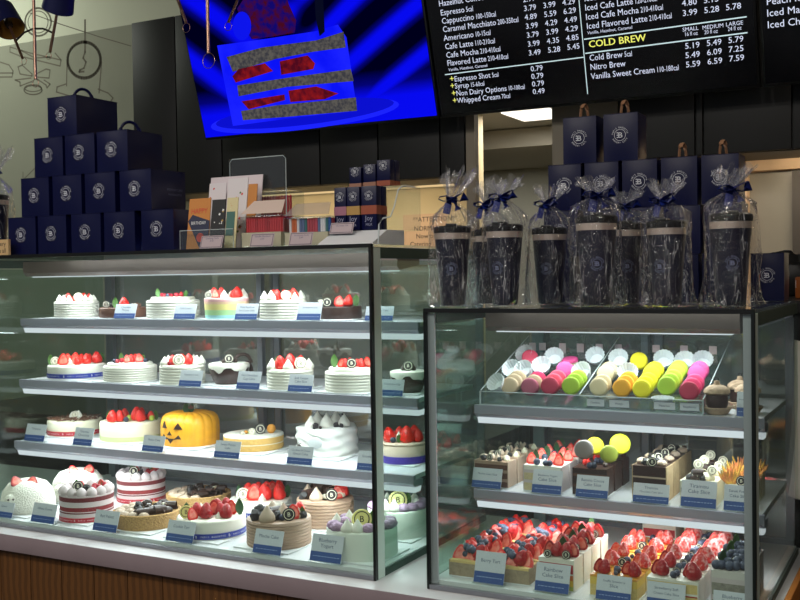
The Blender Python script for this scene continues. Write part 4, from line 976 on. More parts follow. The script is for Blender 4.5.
stack('mixed', 530, 387, y1, 3, 'front', extra=' in the stack second from left', cols=['mixed', 'beige', 'magenta'])
stack('magenta', 550, 386, y1, 3, 'front', cols=['crimson', 'coral pink', 'coral pink'], extra=' in the deep pink stack')
stack('green', 571, 386, y1, 3, 'front')
stack('cream', 599, 387, y1, 2, 'front', 'c')
stack('orange', 622, 388, y1, 3, 'front')
stack('yellow', 642, 389, y1, 3, 'front')
stack('lime', 667, 386, y1, 3, 'front', extra=' in a fluted paper cup')
stack('magenta', 689, 391, y1, 3, 'front', cols=['crimson', 'rose', 'rose'], extra=' in the rightmost stack')
y2 = .350
stack('hot pink', 565, 370, y2, 1, 'middle', extra=' behind the deep pink stack', alone=True)
stack('cream', 606, 374, y2, 2, 'middle', 'c', extra=' with chocolate filling')
stack('yellow', 652, 374, y2, 2, 'middle')
stack('lime', 676, 373, y2, 2, 'middle')
stack('hot pink', 697, 374, y2, 2, 'middle', extra=' at the right end')
y3 = .430
macaron('coral pink', 'coral pink macaron lying tilted at the back left of the tray', hit(530, 358, 1, y3), Vector((.3, -.7, .65)).normalized(), GM)
macaron('hot pink', 'hot pink macaron lying flat in the back row above the green stack', hit(570, 362, 1, y3), Vector((0, -.25, .97)).normalized(), GM)
stack('yellow', 639, 361, y3, 1, 'back', extra=' bright and upright')
# tray
tx0, tx1 = .0995, hit(706, 400, 1, .25).x
t = thing('macaron_tray', 'clear acrylic stepped tray holding rows of macarons', 'tray', (0, 0, RS['r1'] + .0005))
H0 = .0; 
def tz(y): return .012 + (y - .235) * .30
ob('front_lip', boxmesh('front_lip', acrylic, tx0, tx1, .224, .228, 0, .030), t)
ob('floor_panel', boxmesh('floor', acrylic, tx0, tx1, .228, .55, 0, .003), t)
bm = new(); add_prism(bm, [(.229, tz(.229) - .0052), (.229, tz(.229) - .0022), (.55, tz(.55) - .003), (.55, tz(.55) - .006)], lambda a, b, q: (tx0 + .004 + q, a, b), tx1 - tx0 - .008)
ob('sloped_panel', fin('sloped', bm, acrylic, 0), t)
nd = [tx0, hit(581, 395, 1, .25).x + .002, tx1 - .003]
for i, xd in enumerate(nd):
    bm = new(); add_prism(bm, [(.229, .003), (.229, .032), (.55, tz(.55) + .035), (.55, .003)], lambda a, b, q: (xd + q, a, b), .003)
    ob('divider', fin('divider', bm, acrylic, 0), t)
ob('back_panel', boxmesh('back_panel', acrylic, tx0, tx1, .551, .554, 0, tz(.55) + .040), t)
ed = mat('acrylic_edge', 'c9d2d4', .2)
bm = new(); add_box(bm, tx0, tx1, .2236, .2284, .0302, .0316); add_box(bm, tx0, tx1, .2236, .2240, .0, .0016)
for xd in (tx0, tx1 - .002): add_box(bm, xd, xd + .002, .2236, .2284, 0, .0316)
for xd in nd: add_tube(bm, [(xd + .0015, .229, .0332), (xd + .0015, .55, tz(.55) + .0362)], .0013, 6)
ob('bright_edge', fin('edge', bm, ed, 0), t)
for i, (u0, u1, ln) in enumerate(((587, 604, ['Cookies']), (609.5, 629, ['Mango']), (654, 675, ['Pistachio']), (680, 699, ['Raspberry']))):
    yq = .2225
    a, b = hit(u0, 399, 1, yq), hit(u1, 399, 1, yq)
    q = ob('flavour_tag', boxmesh('tag', cardw, a.x, b.x, yq - .0012, yq, .008, .026), t)
    bm = new(); text_mesh(bm, ln[0], .0065, Matrix.Translation(((a.x + b.x) / 2, yq - .0016, .015)) @ FRONT, align='CENTER')
    for e in ((a.x, b.x, .008, .009), (a.x, b.x, .025, .026)): add_box(bm, e[0], e[1], yq - .0016, yq - .0013, e[2], e[3])
    ob('print', fin('print', bm, ink, 0), q)
for i, (u, v) in enumerate(((517, 359), (541, 358), (561, 356), (579, 359), (598, 361), (617, 359), (655, 357), (683, 361), (712, 362))):
    p = hit(u, v, 1, .535); p.x = max(p.x, tx0 + .012)
    ob('flavour_label', boxmesh('label', mat('pink_label', 'eccfd6', .6), p.x - .009, p.x + .009, .546, .5475, tz(.55) - .010 + rnd.uniform(0, .01), tz(.55) + .018), t)
def paper_cup_mesh():
    def f():
        bm = new(); 
        add_lathe(bm, [(0, 0), (.016, 0), (.018, .004), (.026, .030), (.0255, .030), (.0172, .004), (0, .001)], 72, ripple=lambda r, z, a, k: (r * (1 + (.05 * math.cos(18 * a) if k in (3, 4) else 0)), z))
        return fin('paper_cup', bm, mat('cup_paper', 'f2f5f8', .8), 30)
    return cached('papercup', f)
PC = [(483, 389, .29, 'leftmost in the front row of the macaron tray'), (503, 372, .375, 'leftmost in the middle row of the macaron tray'), (527, 372, .375, 'behind the beige macaron stack'), (543, 366, .40, 'behind the mixed macaron stack'),
      (505, 360, .475, 'at the back left of the macaron tray'), (555, 361, .46, 'beside the coral pink macaron at the back'), (585, 372, .375, 'between the hot pink and cream macarons'), (600, 359, .47, 'behind the cream macarons'),
      (628, 374, .375, 'behind the orange macaron stack'), (620, 360, .46, 'at the back beside the lone yellow macaron'), (664, 361, .46, 'at the back behind the yellow pair'), (686, 363, .455, 'at the back behind the lime pair'), (703, 363, .46, 'at the back right corner of the macaron tray')]
for u, v, y, wh in PC:
    y -= .02; p = hit(u, v, 1, y); s = .9; p.x = max(p.x, tx0 + .036)
    if abs(p.x - nd[1]) < .029: p.x = nd[1] + (.029 if p.x > nd[1] else -.026)
    tag(ob('paper_cup', paper_cup_mesh(), None, (p.x, p.y, RS['r1'] + .0005 + tz(p.y) + .0145), (.95, rnd.uniform(-.15, .15), rnd.uniform(-.3, .3)), s), 'white fluted paper cup ' + wh, 'paper cup', 'paper cups in the macaron tray')
tag(ob('paper_cup', paper_cup_mesh(), None, (hit(667, 390, 1, .275).x, .240, RS['r1'] + .0005 + tz(.240) + .002), (.3, 0, 0), (.95, .5, .6)), 'white fluted paper cup holding the front lime macarons', 'paper cup', 'paper cups in the macaron tray')
# macarons standing on the cocoa slices
GS = 'macarons on top of the cocoa slices'
def onslice(col, u, v, y, label, ax, s=1, fill='w'): macaron(col, label, hit(u, v, 1, y), Vector(ax).normalized(), GS, fill, s)
onslice('grey', 584, 449.5, .248, 'grey macaron standing on the front cocoa slice', (.2, -.95, .1), 1.05)
onslice('mustard', 595, 446, .298, 'mustard yellow macaron with ruffled face standing on the second cocoa slice', (.1, -.9, .3), .98)
onslice('olive', 609, 454, .252, 'olive green macaron standing at the right of the front cocoa slice', (.5, -.85, .2), .95, 'c')
onslice('lemon', 620, 444, .308, 'lemon yellow macaron standing at the back right of the cocoa slices', (.35, -.9, .2), 1.12)
# acorn cakes
tan = mat('tan_crust', 'c7a98c', .8, bump=.8, bscale=140, var=.2)
for i, (u, v, y, lab) in enumerate(((717, 402, .262, 'acorn shaped chocolate cake in a tan crust basket, front one on the top shelf'), (748, 400, .30, 'acorn shaped chocolate cake half hidden by its card on the top shelf'), (740, 388, .375, 'acorn shaped chocolate cake behind the front two'))):
    p = hit(u, v, 1, y); t = thing('acorn_cake', lab, 'cake', (p.x, y, RS['r1'] + .0005), 0, 'acorn cakes on the top shelf of the pastry case')
    def bk():
        bm = new(); add_lathe(bm, [(0, 0), (.020, 0), (.024, .004), (.031, .014), (.030, .016), (.022, .008), (0, .006)], 40, ripple=lambda r, z, a, k: (r * (1 + .03 * math.cos(16 * a)), z)); return fin('basket', bm, tan, 50)
    ob('basket', cached('acb', bk), t)
    def nb():
        bm = new(); add_lathe(bm, [(0, .007), (.018, .0085), (.0225, .02), (.0228, .032), (.021, .043), (.0, .046)], 32); return fin('nut', bm, choc, 50)
    ob('nut', cached('acn', nb), t)
    def cp():
        bm = new(); add_lathe(bm, [(0, .042), (.024, .042), (.0275, .046), (.026, .053), (.017, .060), (.007, .063), (.005, .071), (.0, .072)], 40, ripple=lambda r, z, a, k: (r * (1 + .03 * math.cos(14 * a + k)), z)); return fin('cap', bm, tan, 50)
    ob('cap', cached('acc', cp), t)
    def lp():
        bm = new(); add_tube(bm, [(.004 * math.cos(a), 0, .074 + .004 * math.sin(a)) for a in [2 * PI * k / 14 for k in range(14)]], .0013, 6, True); return fin('loop', bm, oreo)
    ob('loop', cached('acl', lp), t)
# ------------------------------------------------------------------ navy takeout boxes
def pillow_mesh(W, D, H, bulge=.004):
    def f():
        bm = new(); add_box(bm, -W / 2, W / 2, -D / 2, D / 2, 0, H)
        bmesh.ops.subdivide_edges(bm, edges=bm.edges[:], cuts=9, use_grid_fill=True)
        for v in bm.verts:
            x, y, z = v.co.x / (W / 2), v.co.y / (D / 2), (v.co.z - H / 2) / (H / 2)
            p = (1 - x * x), (1 - y * y), (1 - z * z)
            d = Vector((0, 0, 0))
            if abs(x) > .999: d.x += x * bulge * p[1] * p[2]
            if abs(y) > .999: d.y += y * bulge * p[0] * p[2]
            v.co += d
        return fin('box_body', bm, navy, 40)
    return cached(('pil', W, D, H), f)
def handle_mesh(m, w=.026, h=.034, rib=.011):
    def f():
        bm = new()
        add_tube(bm, [(w * math.cos(a), 0, h * math.sin(a)) for a in [PI * i / 14 for i in range(15)]], .0042 if m == navy else .002, 8, rx=rib / 2)
        return fin('handle', bm, m, 40)
    return cached(('hnd', m.name, w, h), f)
def flat_handle():
    def f():
        bm = new(); add_box(bm, -.03, .03, -.006, .006, 0, .0014); return fin('handle', bm, navy, 0)
    return cached('fh', f)
handm = mat('kraft_handle', '9a7052', .6)
BV = .004
def takeout(label, x, yf, z, W, D, H, group, handle=None, rz=0, hr=0, logo=.42, lx=0):
    t = thing('takeout_box', label, 'box', (x, yf + D / 2, z), rz, group)
    ob('box_body', pillow_mesh(W, D, H), t)
    bm = new(); add_box(bm, -W / 2 - .0008, W / 2 + .0008, -D / 2 - .0008, D / 2 + .0008, H - .0006, H + .0008)
    ob('lid_flap', cached(('lid', W, D, H), lambda: fin('lid', bm, navy, 0)), t)
    ob('emblem', logo_mesh(round(W * logo * .62, 4)), t, (lx, -D / 2 - BV - .0006, H * .54))
    if handle: ob('handle', handle_mesh(handle, .026 if handle == navy else .017, .034 if handle == navy else .038), t, (0, 0, H - .002), (0, 0, hr))
    return t
LH = .1060; LW = .107; LD = .135; ZB = LZ + .0028
GL = 'navy takeout boxes in the pyramid on the tall case'
rows = [([22, 51.5, 86, 119.5, 157.5], 'bottom row'), ([35, 67, 100, 135.5], 'second row'), ([48.5, 78.5, 109.5], 'third row')]
OR = ['first', 'second', 'third', 'fourth', 'fifth']
prevx = []
for k, (us, nm) in enumerate(rows):
    xs = [hit(u, 236 - 40 * k, 1, .055).x for u in us]
    for i in range(1, len(xs)): xs[i] = max(xs[i], xs[i - 1] + LW + .0095)
    for i, x in enumerate(xs):
        last = i == len(xs) - 1
        hd = None if not (k == 2 and i >= 2) else navy
        takeout('navy takeout box, %s from the left in the %s of the pyramid' % (OR[i] if not last else 'last', nm), x, .055, ZB + k * (LH + .0012), LW, LD, LH, GL, hd, 0, .9 if hd else 0, .33)
x = hit(62, 116, 1, .055).x
takeout('navy takeout box alone on top of the pyramid', x, .055, ZB + 3 * (LH + .0012), LW, LD + .02, LH, GL, navy, 0, .9, .33)
bm = new(); text_mesh(bm, 'PREMIUM CAKE', .009, Matrix.Rotation(PI / 2, 4, 'Z') @ FRONT, align='CENTER'); text_mesh(bm, 'PARIS BAGUETTE', .007, Matrix.Translation((0, 0, -.012)) @ Matrix.Rotation(PI / 2, 4, 'Z') @ FRONT, align='CENTER')
# small print on the side of the last box of the second row
src = [o for o in bpy.data.objects if o.get('label') == 'navy takeout box, last from the left in the second row of the pyramid'][0]
ob('side_print', fin('side_print', bm, mat('dim_print', '5a6180', .6), 0), src, (LW / 2 + .0046, .02, LH * .5))
RW, RD, RH = .082, .08, .1105; ZR = RZ + .0032
GR = 'navy takeout boxes stacked on the pastry case'
yr = .40
for k, (us, nm, va) in enumerate((([556, 597, 640, 680, 720], 'bottom row', 278), ([560, 600, 640, 682, 722], 'second row', 230), ([564.5, 600, 638, 678, 717], 'third row', 186), ([579.5, 620.5], 'top row', 140))):
    xs = [hit(u, va, 1, yr).x for u in us]
    for i in range(1, len(xs)): xs[i] = max(xs[i], xs[i - 1] + RW + .0095)
    for i, x in enumerate(xs):
        hd = None
        if k == 3 or (k == 2 and i >= 3): hd = handm
        last = i == len(xs) - 1
        takeout('navy takeout box, %s from the left in the %s on the pastry case' % (OR[i] if not last else 'last', nm), x, yr, ZR + k * (RH + .0012), RW, RD, RH, GR, hd, 0, 1.3, .42)
p = hit(766, 275, 1, .50)
takeout('navy takeout box standing alone at the rear right corner of the pastry case', min(p.x, RX1 - .042), .52, ZR, RW * .9, RD, RH, GR, None, 0, 0, .42)

# ------------------------------------------------------------------ tumblers wrapped in cellophane
def tumbler(label, x, y, z, seed, s=1, rz=0, tie=.0, fan=1, lean=0):
    t = thing('wrapped_tumbler', label, 'tumbler', (x, y, z), rz, 'gift wrapped tumblers on display'); t.scale = (s, s, s)
    def bd():
        bm = new(); add_lathe(bm, [(0, .004), (.0245, .004), (.027, .007), (.029, .03), (.0385, .148), (.0385, .150), (0, .150)], 40); return fin('cup_body', bm, navyd, 40)
    ob('cup_body', cached('tb', bd), t)
    def sb():
        bm = new(); add_lathe(bm, [(.0385, .1502), (.0395, .1502), (.0397, .163), (.0385, .1635), (0, .1635)], 40); return fin('band', bm, steel, 40)
    ob('steel_band', cached('ts', sb), t)
    def ld():
        bm = new(); add_lathe(bm, [(0, .164), (.0405, .164), (.0415, .167), (.041, .176), (.037, .179), (.035, .177), (0, .177)], 40); add_box(bm, -.012, .012, -.034, -.006, .177, .184, 0, .002); return fin('lid', bm, blackm, 40)
    ob('lid', cached('tl', ld), t)
    ob('emblem', cached('tumlogo', lambda: tum_logo()), t)
    q = random.Random(seed); A = [q.uniform(0, 6.28) for _ in range(8)]
    bm = new()
    pr = [(.030, .0015), (.047, .002), (.054, .006), (.053, .025), (.051, .06), (.0505, .10), (.050, .14), (.0495, .165), (.049, .182), (.044, .198), (.033, .213), (.020, .226), (.011, .236), (.0085, .242), (.0095, .248), (.016, .262), (.024, .280), (.031, .298), (.034, .308)]
    n = len(pr)
    def rp(r, z, a, k):
        w = 0
        if k >= 2:
            w += .06 * math.sin(3 * a + A[0] + 20 * z) + .05 * math.sin(7 * a + A[1] - 35 * z) + .035 * math.sin(13 * a + A[2] + 60 * z)
        if 8 < k: w += .10 * math.sin(17 * a + A[3]) + .05 * math.sin(29 * a + A[5])
        if k >= 14: w += .22 * math.sin(9 * a + A[4])
        if k < 3: w += .12 * math.sin(5 * a + A[6]) + .1 * math.sin(11 * a + A[7])
        rr = r * (1 + w)
        if 3 <= k <= 8: rr = max(rr, .043)
        if 1 <= k < 3: rr = max(rr, .038)
        zz = z + (.012 * math.sin(6 * a + A[4]) + .006 * math.sin(13 * a) if k >= n - 2 else 0)
        if k > 9: zz = .198 + (zz - .198) * (1 - tie) if k < 15 else zz - tie * .044
        if k >= 15: zz = .242 - tie * .044 + (zz - .242 + tie * .044) * fan
        return rr, zz
    R = add_lathe(bm, pr, 120, ripple=rp)
    for k in range(14, n):
        for v in set(R[k]): v.co.x += lean * (v.co.z - .24) * .8; 
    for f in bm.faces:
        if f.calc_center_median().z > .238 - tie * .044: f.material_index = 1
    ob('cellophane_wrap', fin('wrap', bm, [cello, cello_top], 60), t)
    # ribbon with a bow
    bm = new()
    add_lathe(bm, [(.0105, .236), (.0125, .236), (.0128, .248), (.0105, .248), (.0105, .236)], 24)
    for sx in (-1, 1):
        add_tube(bm, [(0, -.013, .242), (sx * .012, -.016, .250), (sx * .026, -.016, .252 + .004 * sx), (sx * .029, -.015, .243), (sx * .018, -.015, .238), (0, -.013, .242)], .0012, 6, rx=.009)
        add_tube(bm, [(0, -.013, .242), (sx * .008, -.018, .232), (sx * .013, -.02, .214 + .004 * sx)], .0010, 6, rx=.008)
    ob('ribbon', fin('ribbon', bm, mat('navy_satin', '14246e', .35), 40), t, (0, 0, -tie * .044), (0, 0, q.uniform(-.4, .4)))
    return t
def tum_logo():
    bm = new(); me = logo_mesh(.015); bm.from_mesh(me)
    for v in bm.verts:
        z = v.co.z + .085; r = .029 + (.0385 - .029) * (z - .03) / .118 + .0006
        v.co = Vector((r * math.sin(v.co.x / r), -r * math.cos(v.co.x / r), z))
    me2 = bpy.data.meshes.new('emblem'); bm.to_mesh(me2); bm.free(); me2.materials.append(mat('logo_dim', '8088a8', .5)); return me2
TZ = RZ + .0032
for i, (u, y, lab, s, ln) in enumerate(((453, .075, 'leftmost on the pastry case', 1.0, .4), (505, .085, 'second from the left in the front row', 1.0, .2),
   (597, .085, 'tallest in the middle of the front row', 1.06, -.2), (667, .085, 'fourth from the left in the front row', .97, .1), (731, .080, 'rightmost in the front row beside the lone navy box', 1.02, .45),
   (489, .225, 'half hidden behind the gap between the two leftmost', .98, .2), (550, .20, 'set back between the second and the tallest', .97, .1), (626, .235, 'tucked behind the right side of the tallest', 1.0, .3))):
    p = hit(u, 290, 1, y)
    tumbler('navy tumbler in cellophane, ' + lab, p.x, y, TZ, i + 11, s, rnd.uniform(-.2, .4), lean=ln, tie=(.1, .1, .55, .5, .4, .1, .2, .6)[i], fan=(.9, .6, .5, .6, .6, .7, .6, .5)[i])
p = hit(-2, 236, 1, .10)
tumbler('navy tumbler in cellophane at the far left beside the box pyramid', p.x - .01, .10, LZ + .0028, 40, 1.0, 0, lean=.5)
# ------------------------------------------------------------------ things on the tall case
ZT = LZ + .0026
t = thing('note_block', 'tan card note with black handwriting at the far left of the tall case', 'note', (hit(2, 250, 1, .03).x, .030, ZT))
ob('card', boxmesh('card', mat('kraft_card', 'c2a274', .8), -.045, .030, -.004, .004, 0, .045), t)
bm = new(); text_mesh(bm, 'Every', .018, Matrix.Translation((-.02, -.0044, .027)) @ FRONT); text_mesh(bm, "it's all", .018, Matrix.Translation((-.02, -.0044, .008)) @ FRONT)
ob('handwriting', fin('writing', bm, inkb, 0), t)
yg = .075
def X(u, y=yg): return hit(u, 230, 1, y).x
def Zv(v, u, y=yg): return hit(u, v, 1, y).z
# greeting cards in an acrylic rack
ra = thing('card_rack', 'clear acrylic greeting card rack beside the box pyramid', 'rack', (0, 0, ZT))
xa0, xa1 = X(184), X(236)
ob('front_panel', boxmesh('panel', acrylic, xa0 - .004, xa1, yg - .010, yg - .007, 0, .05), ra)
ob('base', boxmesh('base', acrylic, xa0 - .004, xa1, yg - .0065, yg + .15, 0, .003), ra)
ob('back_panel', boxmesh('panel', acrylic, xa0 + .03, xa1 + .045, yg + .152, yg + .156, 0, Zv(160, 225, .23) - ZT), ra)
bm = new(); zt_ = Zv(160, 225, .23) - ZT; xe0, xe1 = xa0 + .03, xa1 + .045
add_tube(bm, [(xe0, yg + .157, .0), (xe0, yg + .157, zt_ - .008), (xe0 + .008, yg + .157, zt_), (xe1 - .008, yg + .157, zt_), (xe1, yg + .157, zt_ - .008), (xe1, yg + .157, 0)], .0013, 6)
add_tube(bm, [(xa0 - .004, yg - .0115, 0), (xa0 - .004, yg - .0115, .05), (xa1, yg - .0115, .05), (xa1, yg - .0115, 0)], .001, 6)
ob('bright_edge', fin('edge', bm, mat('acrylic_edge', 'c9d2d4', .2), 60), ra)
def gcard(label, x0, x1, y, h, m, deco=None):
    t = thing('greeting_card', label, 'greeting card', ((x0 + x1) / 2, y, ZT + .0035), 0, 'greeting cards in the acrylic rack')
    c = ob('card', boxmesh('card', m, -(x1 - x0) / 2, (x1 - x0) / 2, -.001, .001, 0, h), t, (0, 0, 0), (-.14, 0, 0))
    if deco: deco(c, x1 - x0, h)
    return t
orangec = mat('card_orange', 'c9823a', .6); navyc = mat('card_navy', '232946', .6); redp = mat('print_red', 'd04436', .6); teal = mat('card_teal', '3f6a62', .6)
def deco1(c, w, h):
    bm = new(); add_prism(bm, [(-w * .5, h * .55), (-w * .3, h * .68), (w * .5, h * .55), (w * .5, h * .02), (w * .1, h * .02)], lambda a, b, q: (a, -.0012 - q, b), .0002); ob('navy_panel', fin('panel', bm, navyc, 0), c)
    bm = new(); text_mesh(bm, 'HAPPY', w * .28, Matrix.Translation((0, -.0016, h * .70)) @ FRONT, align='CENTER', sx=.9); ob('red_print', fin('print', bm, redp, 0), c)
    bm = new(); text_mesh(bm, 'BIRTHDAY', w * .17, Matrix.Translation((0, -.0017, h * .48)) @ FRONT, align='CENTER', sx=.85); ob('white_print', fin('print', bm, printw, 0), c)
    bm = new(); add_lathe(bm, [(0, 0), (w * .17, 0), (w * .17, .0003), (0, .0003)], 20, mtx=Matrix.Rotation(PI / 2, 4, 'X'), at=(w * .12, -.0016, h * .22)); ob('red_spot', fin('spot', bm, redp, 0), c)
def spots(cols, n, seed):
    def f(c, w, h):
        q = random.Random(seed); bm = new()
        for i in range(n):
            x, z = q.uniform(-.42, .42) * w, q.uniform(.08, .92) * h; s = q.uniform(.03, .09) * w
            add_prism(bm, [(x - s, z - s * .4), (x + s * .2, z - s), (x + s, z + s * .3), (x - s * .2, z + s)], lambda a, b, d: (a, -.0012 - d, b), .0003, i % len(cols))
        ob('print', fin('print', bm, cols, 0), c)
    return f
x0 = X(186); 
gcard('orange and navy greeting card with red HAPPY lettering in the rack', X(186), X(207.5), yg, Zv(199, 196) - ZT, orangec, deco1)
gcard('black greeting card with small gold shapes right of the orange one', X(208.5), X(222), yg + .002, Zv(200, 215) - ZT, mat('card_black', '1c1c1f', .6), spots([mat('gold_print', 'b8954c', .6), printw], 14, 4))
gcard('cream greeting card with a dark teal and red picture', X(223), X(234), yg + .004, Zv(198, 228) - ZT, mat('card_cream', 'd8cb9c', .6), lambda c, w, h: (ob('picture', boxmesh('picture', teal, -w * .46, w * .3, -.0016, -.0012, h * .24, h * .72), c), spots([redp, printw, navyc], 9, 8)(c, w * .6, h)))
pinkw = mat('card_pinkwhite', 'd9cdd2', .7)
gcard('tall pale pink greeting card at the back of the rack', X(206, .19), X(258, .19), .19, Zv(176, 230, .19) - ZT, pinkw)
gcard('white greeting card with red berries leaning in the middle of the rack', X(205, .15), X(222, .15), .15, Zv(183, 215, .15) - ZT, mat('card_white2', 'ddd6da', .7), spots([redp], 5, 3))
gcard('white greeting card with red dots and a green sprig in the middle of the rack', X(223, .15), X(243, .15), .152, Zv(178, 232, .15) - ZT, mat('card_white3', 'dfd9dc', .7), spots([redp, green], 8, 6))
gcard('small orange and black greeting card peeking at the right of the rack', X(244, .145), X(253, .145), .146, Zv(184, 248, .145) - ZT, orangec, spots([mat('card_black', '1c1c1f', .6)], 5, 9))
for u0, u1, lab, ln in ((199, 221, 'greeting cards', ['Greeting Cards', '5.95']), (249, 272, 'red candles', ['Candle Numbers', '3.99']), (288, 311, 'coloured candles', ['Slim Birthday Candle', '3.99'])):
    card(u0, u1, 233.5 if u0 < 240 else 233, 246, .040, ZT, 'small white framed price card in front of the ' + lab, ln, 'white framed price cards on the tall case', blue=False)
# candle packs
redcan = mat('red_candle', 'c8303a', .5); 
def pack(label, u0, u1, y, v0, v1, cols, header, seed):
    xa_, xb_ = X(u0, y), X(u1, y); H = Zv(v0, (u0 + u1) / 2, y) - ZT; w = xb_ - xa_
    t = thing('candle_pack', label, 'candle pack', ((xa_ + xb_) / 2, y, ZT + .0006), 0, 'candle packs on the tall case')
    ob('clear_tub', boxmesh('tub', acrylic, -w / 2, w / 2, 0, .09, 0, H * .52, .002), t)
    q = random.Random(seed); n = 16
    def cm(m):
        def f():
            bm = new(); add_lathe(bm, [(0, 0), (.0036, 0), (.0036, H * .24), (0, H * .25)], 8); return fin('candle', bm, m, 40)
        return cached(('candle', m.name, round(H, 4)), f)
    for i in range(n):
        for yy in (.022, .05):
            ob('candle', cm(q.choice(cols)), t, (-w / 2 + .008 + (w - .016) * i / (n - 1), yy, H * .265))
    ob('insert', boxmesh('insert', mat('tub_insert', 'cfc2a6', .7), -w / 2 + .003, w / 2 - .003, .003, .086, .001, H * .255), t)
    bm = new(); add_prism(bm, [(-w / 2, H * .56), (w / 2, H * .56), (w / 2 - .01, H * .78), (-w / 2 + .02, H * .78)], lambda a, b, q: (a, .004 + (b - H * .56) * .9 + q, b), .0012)
    ob('header_card', fin('header', bm, header, 0), t)
    ob('clear_cover', boxmesh('cover', acrylic, -w / 2 + .004, w / 2 - .004, .012, .086, H * .525, H * .54), t)
    return t
hdr = mat('header_card', 'd2bcb0', .7)
pack('clear tub of red candles with a tan header card', 240, 281, .085, 186, 244, [redcan, redcan, mat('red_candle2', 'b02430', .5)], hdr, 1)
pack('clear tub of mixed colour candles right of the red ones', 283, 328, .085, 190, 244, [mat('can_' + c, c, .5) for c in ('d0662e', 'c8455a', '2f6f72', '2c5fa8', 'b83c4c', '5f6f9c', 'e8e4ea')], glassmat('clear_header', 'f4f0f0', .1, .8, .1, haze=.15), 2)
t = thing('candle_box', 'red and clear box of candles stacked behind the red tub', 'candle pack', ((X(250, .24) + X(290, .24)) / 2, .24, ZT + .0006), 0, 'candle packs on the tall case')
w2 = (X(290, .24) - X(250, .24)) / 2; hz = Zv(191, 270, .24) - ZT
ob('tub', boxmesh('tub', acrylic, -w2, w2, 0, .07, 0, hz, .002), t)
bm = new(); add_lathe(bm, [(0, 0), (.0035, 0), (.0035, hz * .85), (0, hz * .87)], 8); cme = fin('candle', bm, redcan, 40)
for i in range(13): ob('candle', cme, t, (-w2 + .01 + (2 * w2 - .02) * i / 12, .02, hz * .06))
# chocolate packs in a stepped acrylic stand
xs0, xs1 = X(330, .10), X(384, .10)
st = thing('pack_stand', 'clear stepped stand with a white sloped base under the chocolate packs', 'stand', (0, 0, ZT))
bm = new(); add_prism(bm, [(.045, .0), (.045, .004), (.115, Zv(231, 350, .115) - ZT), (.20, Zv(231, 350, .115) - ZT), (.20, 0)], lambda a, b, q: (xs0 + q, a, b), xs1 - xs0)
ob('base', fin('base', bm, mat('stand_white', 'e4e6ea', .4), 0), st)
zl = Zv(231, 350, .115) + .0005
zu = Zv(188, 368, .20)
ob('upper_step', boxmesh('step', acrylic, xs0 + .03, xs1 + .02, .172, .25, zl - ZT, zu - ZT - .0008), st)
bm = new()
pts = [(xs1 + .012, .05, .0), (xs1 + .012, .055, .045), (xs1 + .012, .075, .06), (xs1 + .012, .11, .065), (xs1 + .012, .13, .09), (xs1 + .012, .15, .13), (xs1 + .012, .17, .14), (xs1 + .012, .24, .142)]
add_tube(bm, pts, .0018, 8); ob('side_edge', fin('edge', bm, mat('acrylic_edge', 'c9d2d4', .2), 60), st)
bandc = {'pink': mat('band_pink', 'a06a7c', .5), 'gold': mat('band_gold', 'b08a4c', .5), 'brown': mat('band_brown', '96492f', .5), 'tan': mat('band_tan', '9a6c58', .5)}
GK = 'navy chocolate packs on the tall case'
def cpack(label, x, y, z, w, h, bc, zb0):
    t = thing('chocolate_pack', label, 'chocolate pack', (x, y, z), 0, GK)
    ob('pack_body', cached(('cp', round(w, 4), round(h, 4)), lambda: boxmesh('pack', navy, -w / 2, w / 2, 0, .024, 0, h, .001)), t)
    ob('colour_band', boxmesh('band', bandc[bc], -w / 2 - .0006, w / 2 + .0006, -.0006, .0246, h * zb0, h * (zb0 + .2)), t)
    ob('emblem', logo_mesh(.0125), t, (0, -.0012, h * .78))
    if zb0 > .2:
        bm = new(); text_mesh(bm, 'Joy', h * .16, Matrix.Translation((0, -.0008, h * .22)) @ FRONT, align='CENTER'); text_mesh(bm, 'MILK', h * .08, Matrix.Translation((0, -.0008, h * .10)) @ FRONT, align='CENTER')
        ob('print', fin('print', bm, mat('pack_print', '9a9cb4', .6), 0), t)
for (u0, u1, bc) in ((334.5, 346.5, 'pink'), (347, 360, 'gold'), (361.5, 377, 'brown')):
    y = .116; a, b = X(u0, y), X(u1, y); h = Zv(187, 350, y) - zl
    for k in range(2):
        cpack('tall navy chocolate pack with a %s band, %s the lower step' % (bc, 'front of' if k == 0 else 'second behind the front on'), (a + b) / 2, y + k * .027, zl, (b - a) * .96, h, bc, .36)
for (u0, u1, v0, bc) in ((350, 362, 166.5, 'tan'), (364, 376.5, 164.5, 'tan'), (377.5, 391, 161, 'brown')):
    y = .18; a, b = X(u0, y), X(u1, y); h = Zv(v0, 368, y) - zu
    for k in range(2):
        cpack('navy chocolate pack on the upper step, %s, %s' % ({350: 'left column', 364: 'middle column', 377.5: 'right column taller than the rest'}[u0], 'front' if k == 0 else 'back'), (a + b) / 2, y + k * .027, zu, (b - a) * .96, h, bc, .02)
card(329, 352, 224, 235, .085, zl - .010, 'pink and brown card at the foot of the chocolate packs', ['Chocolate 7.95'], 'white framed price cards on the tall case', blue=False)
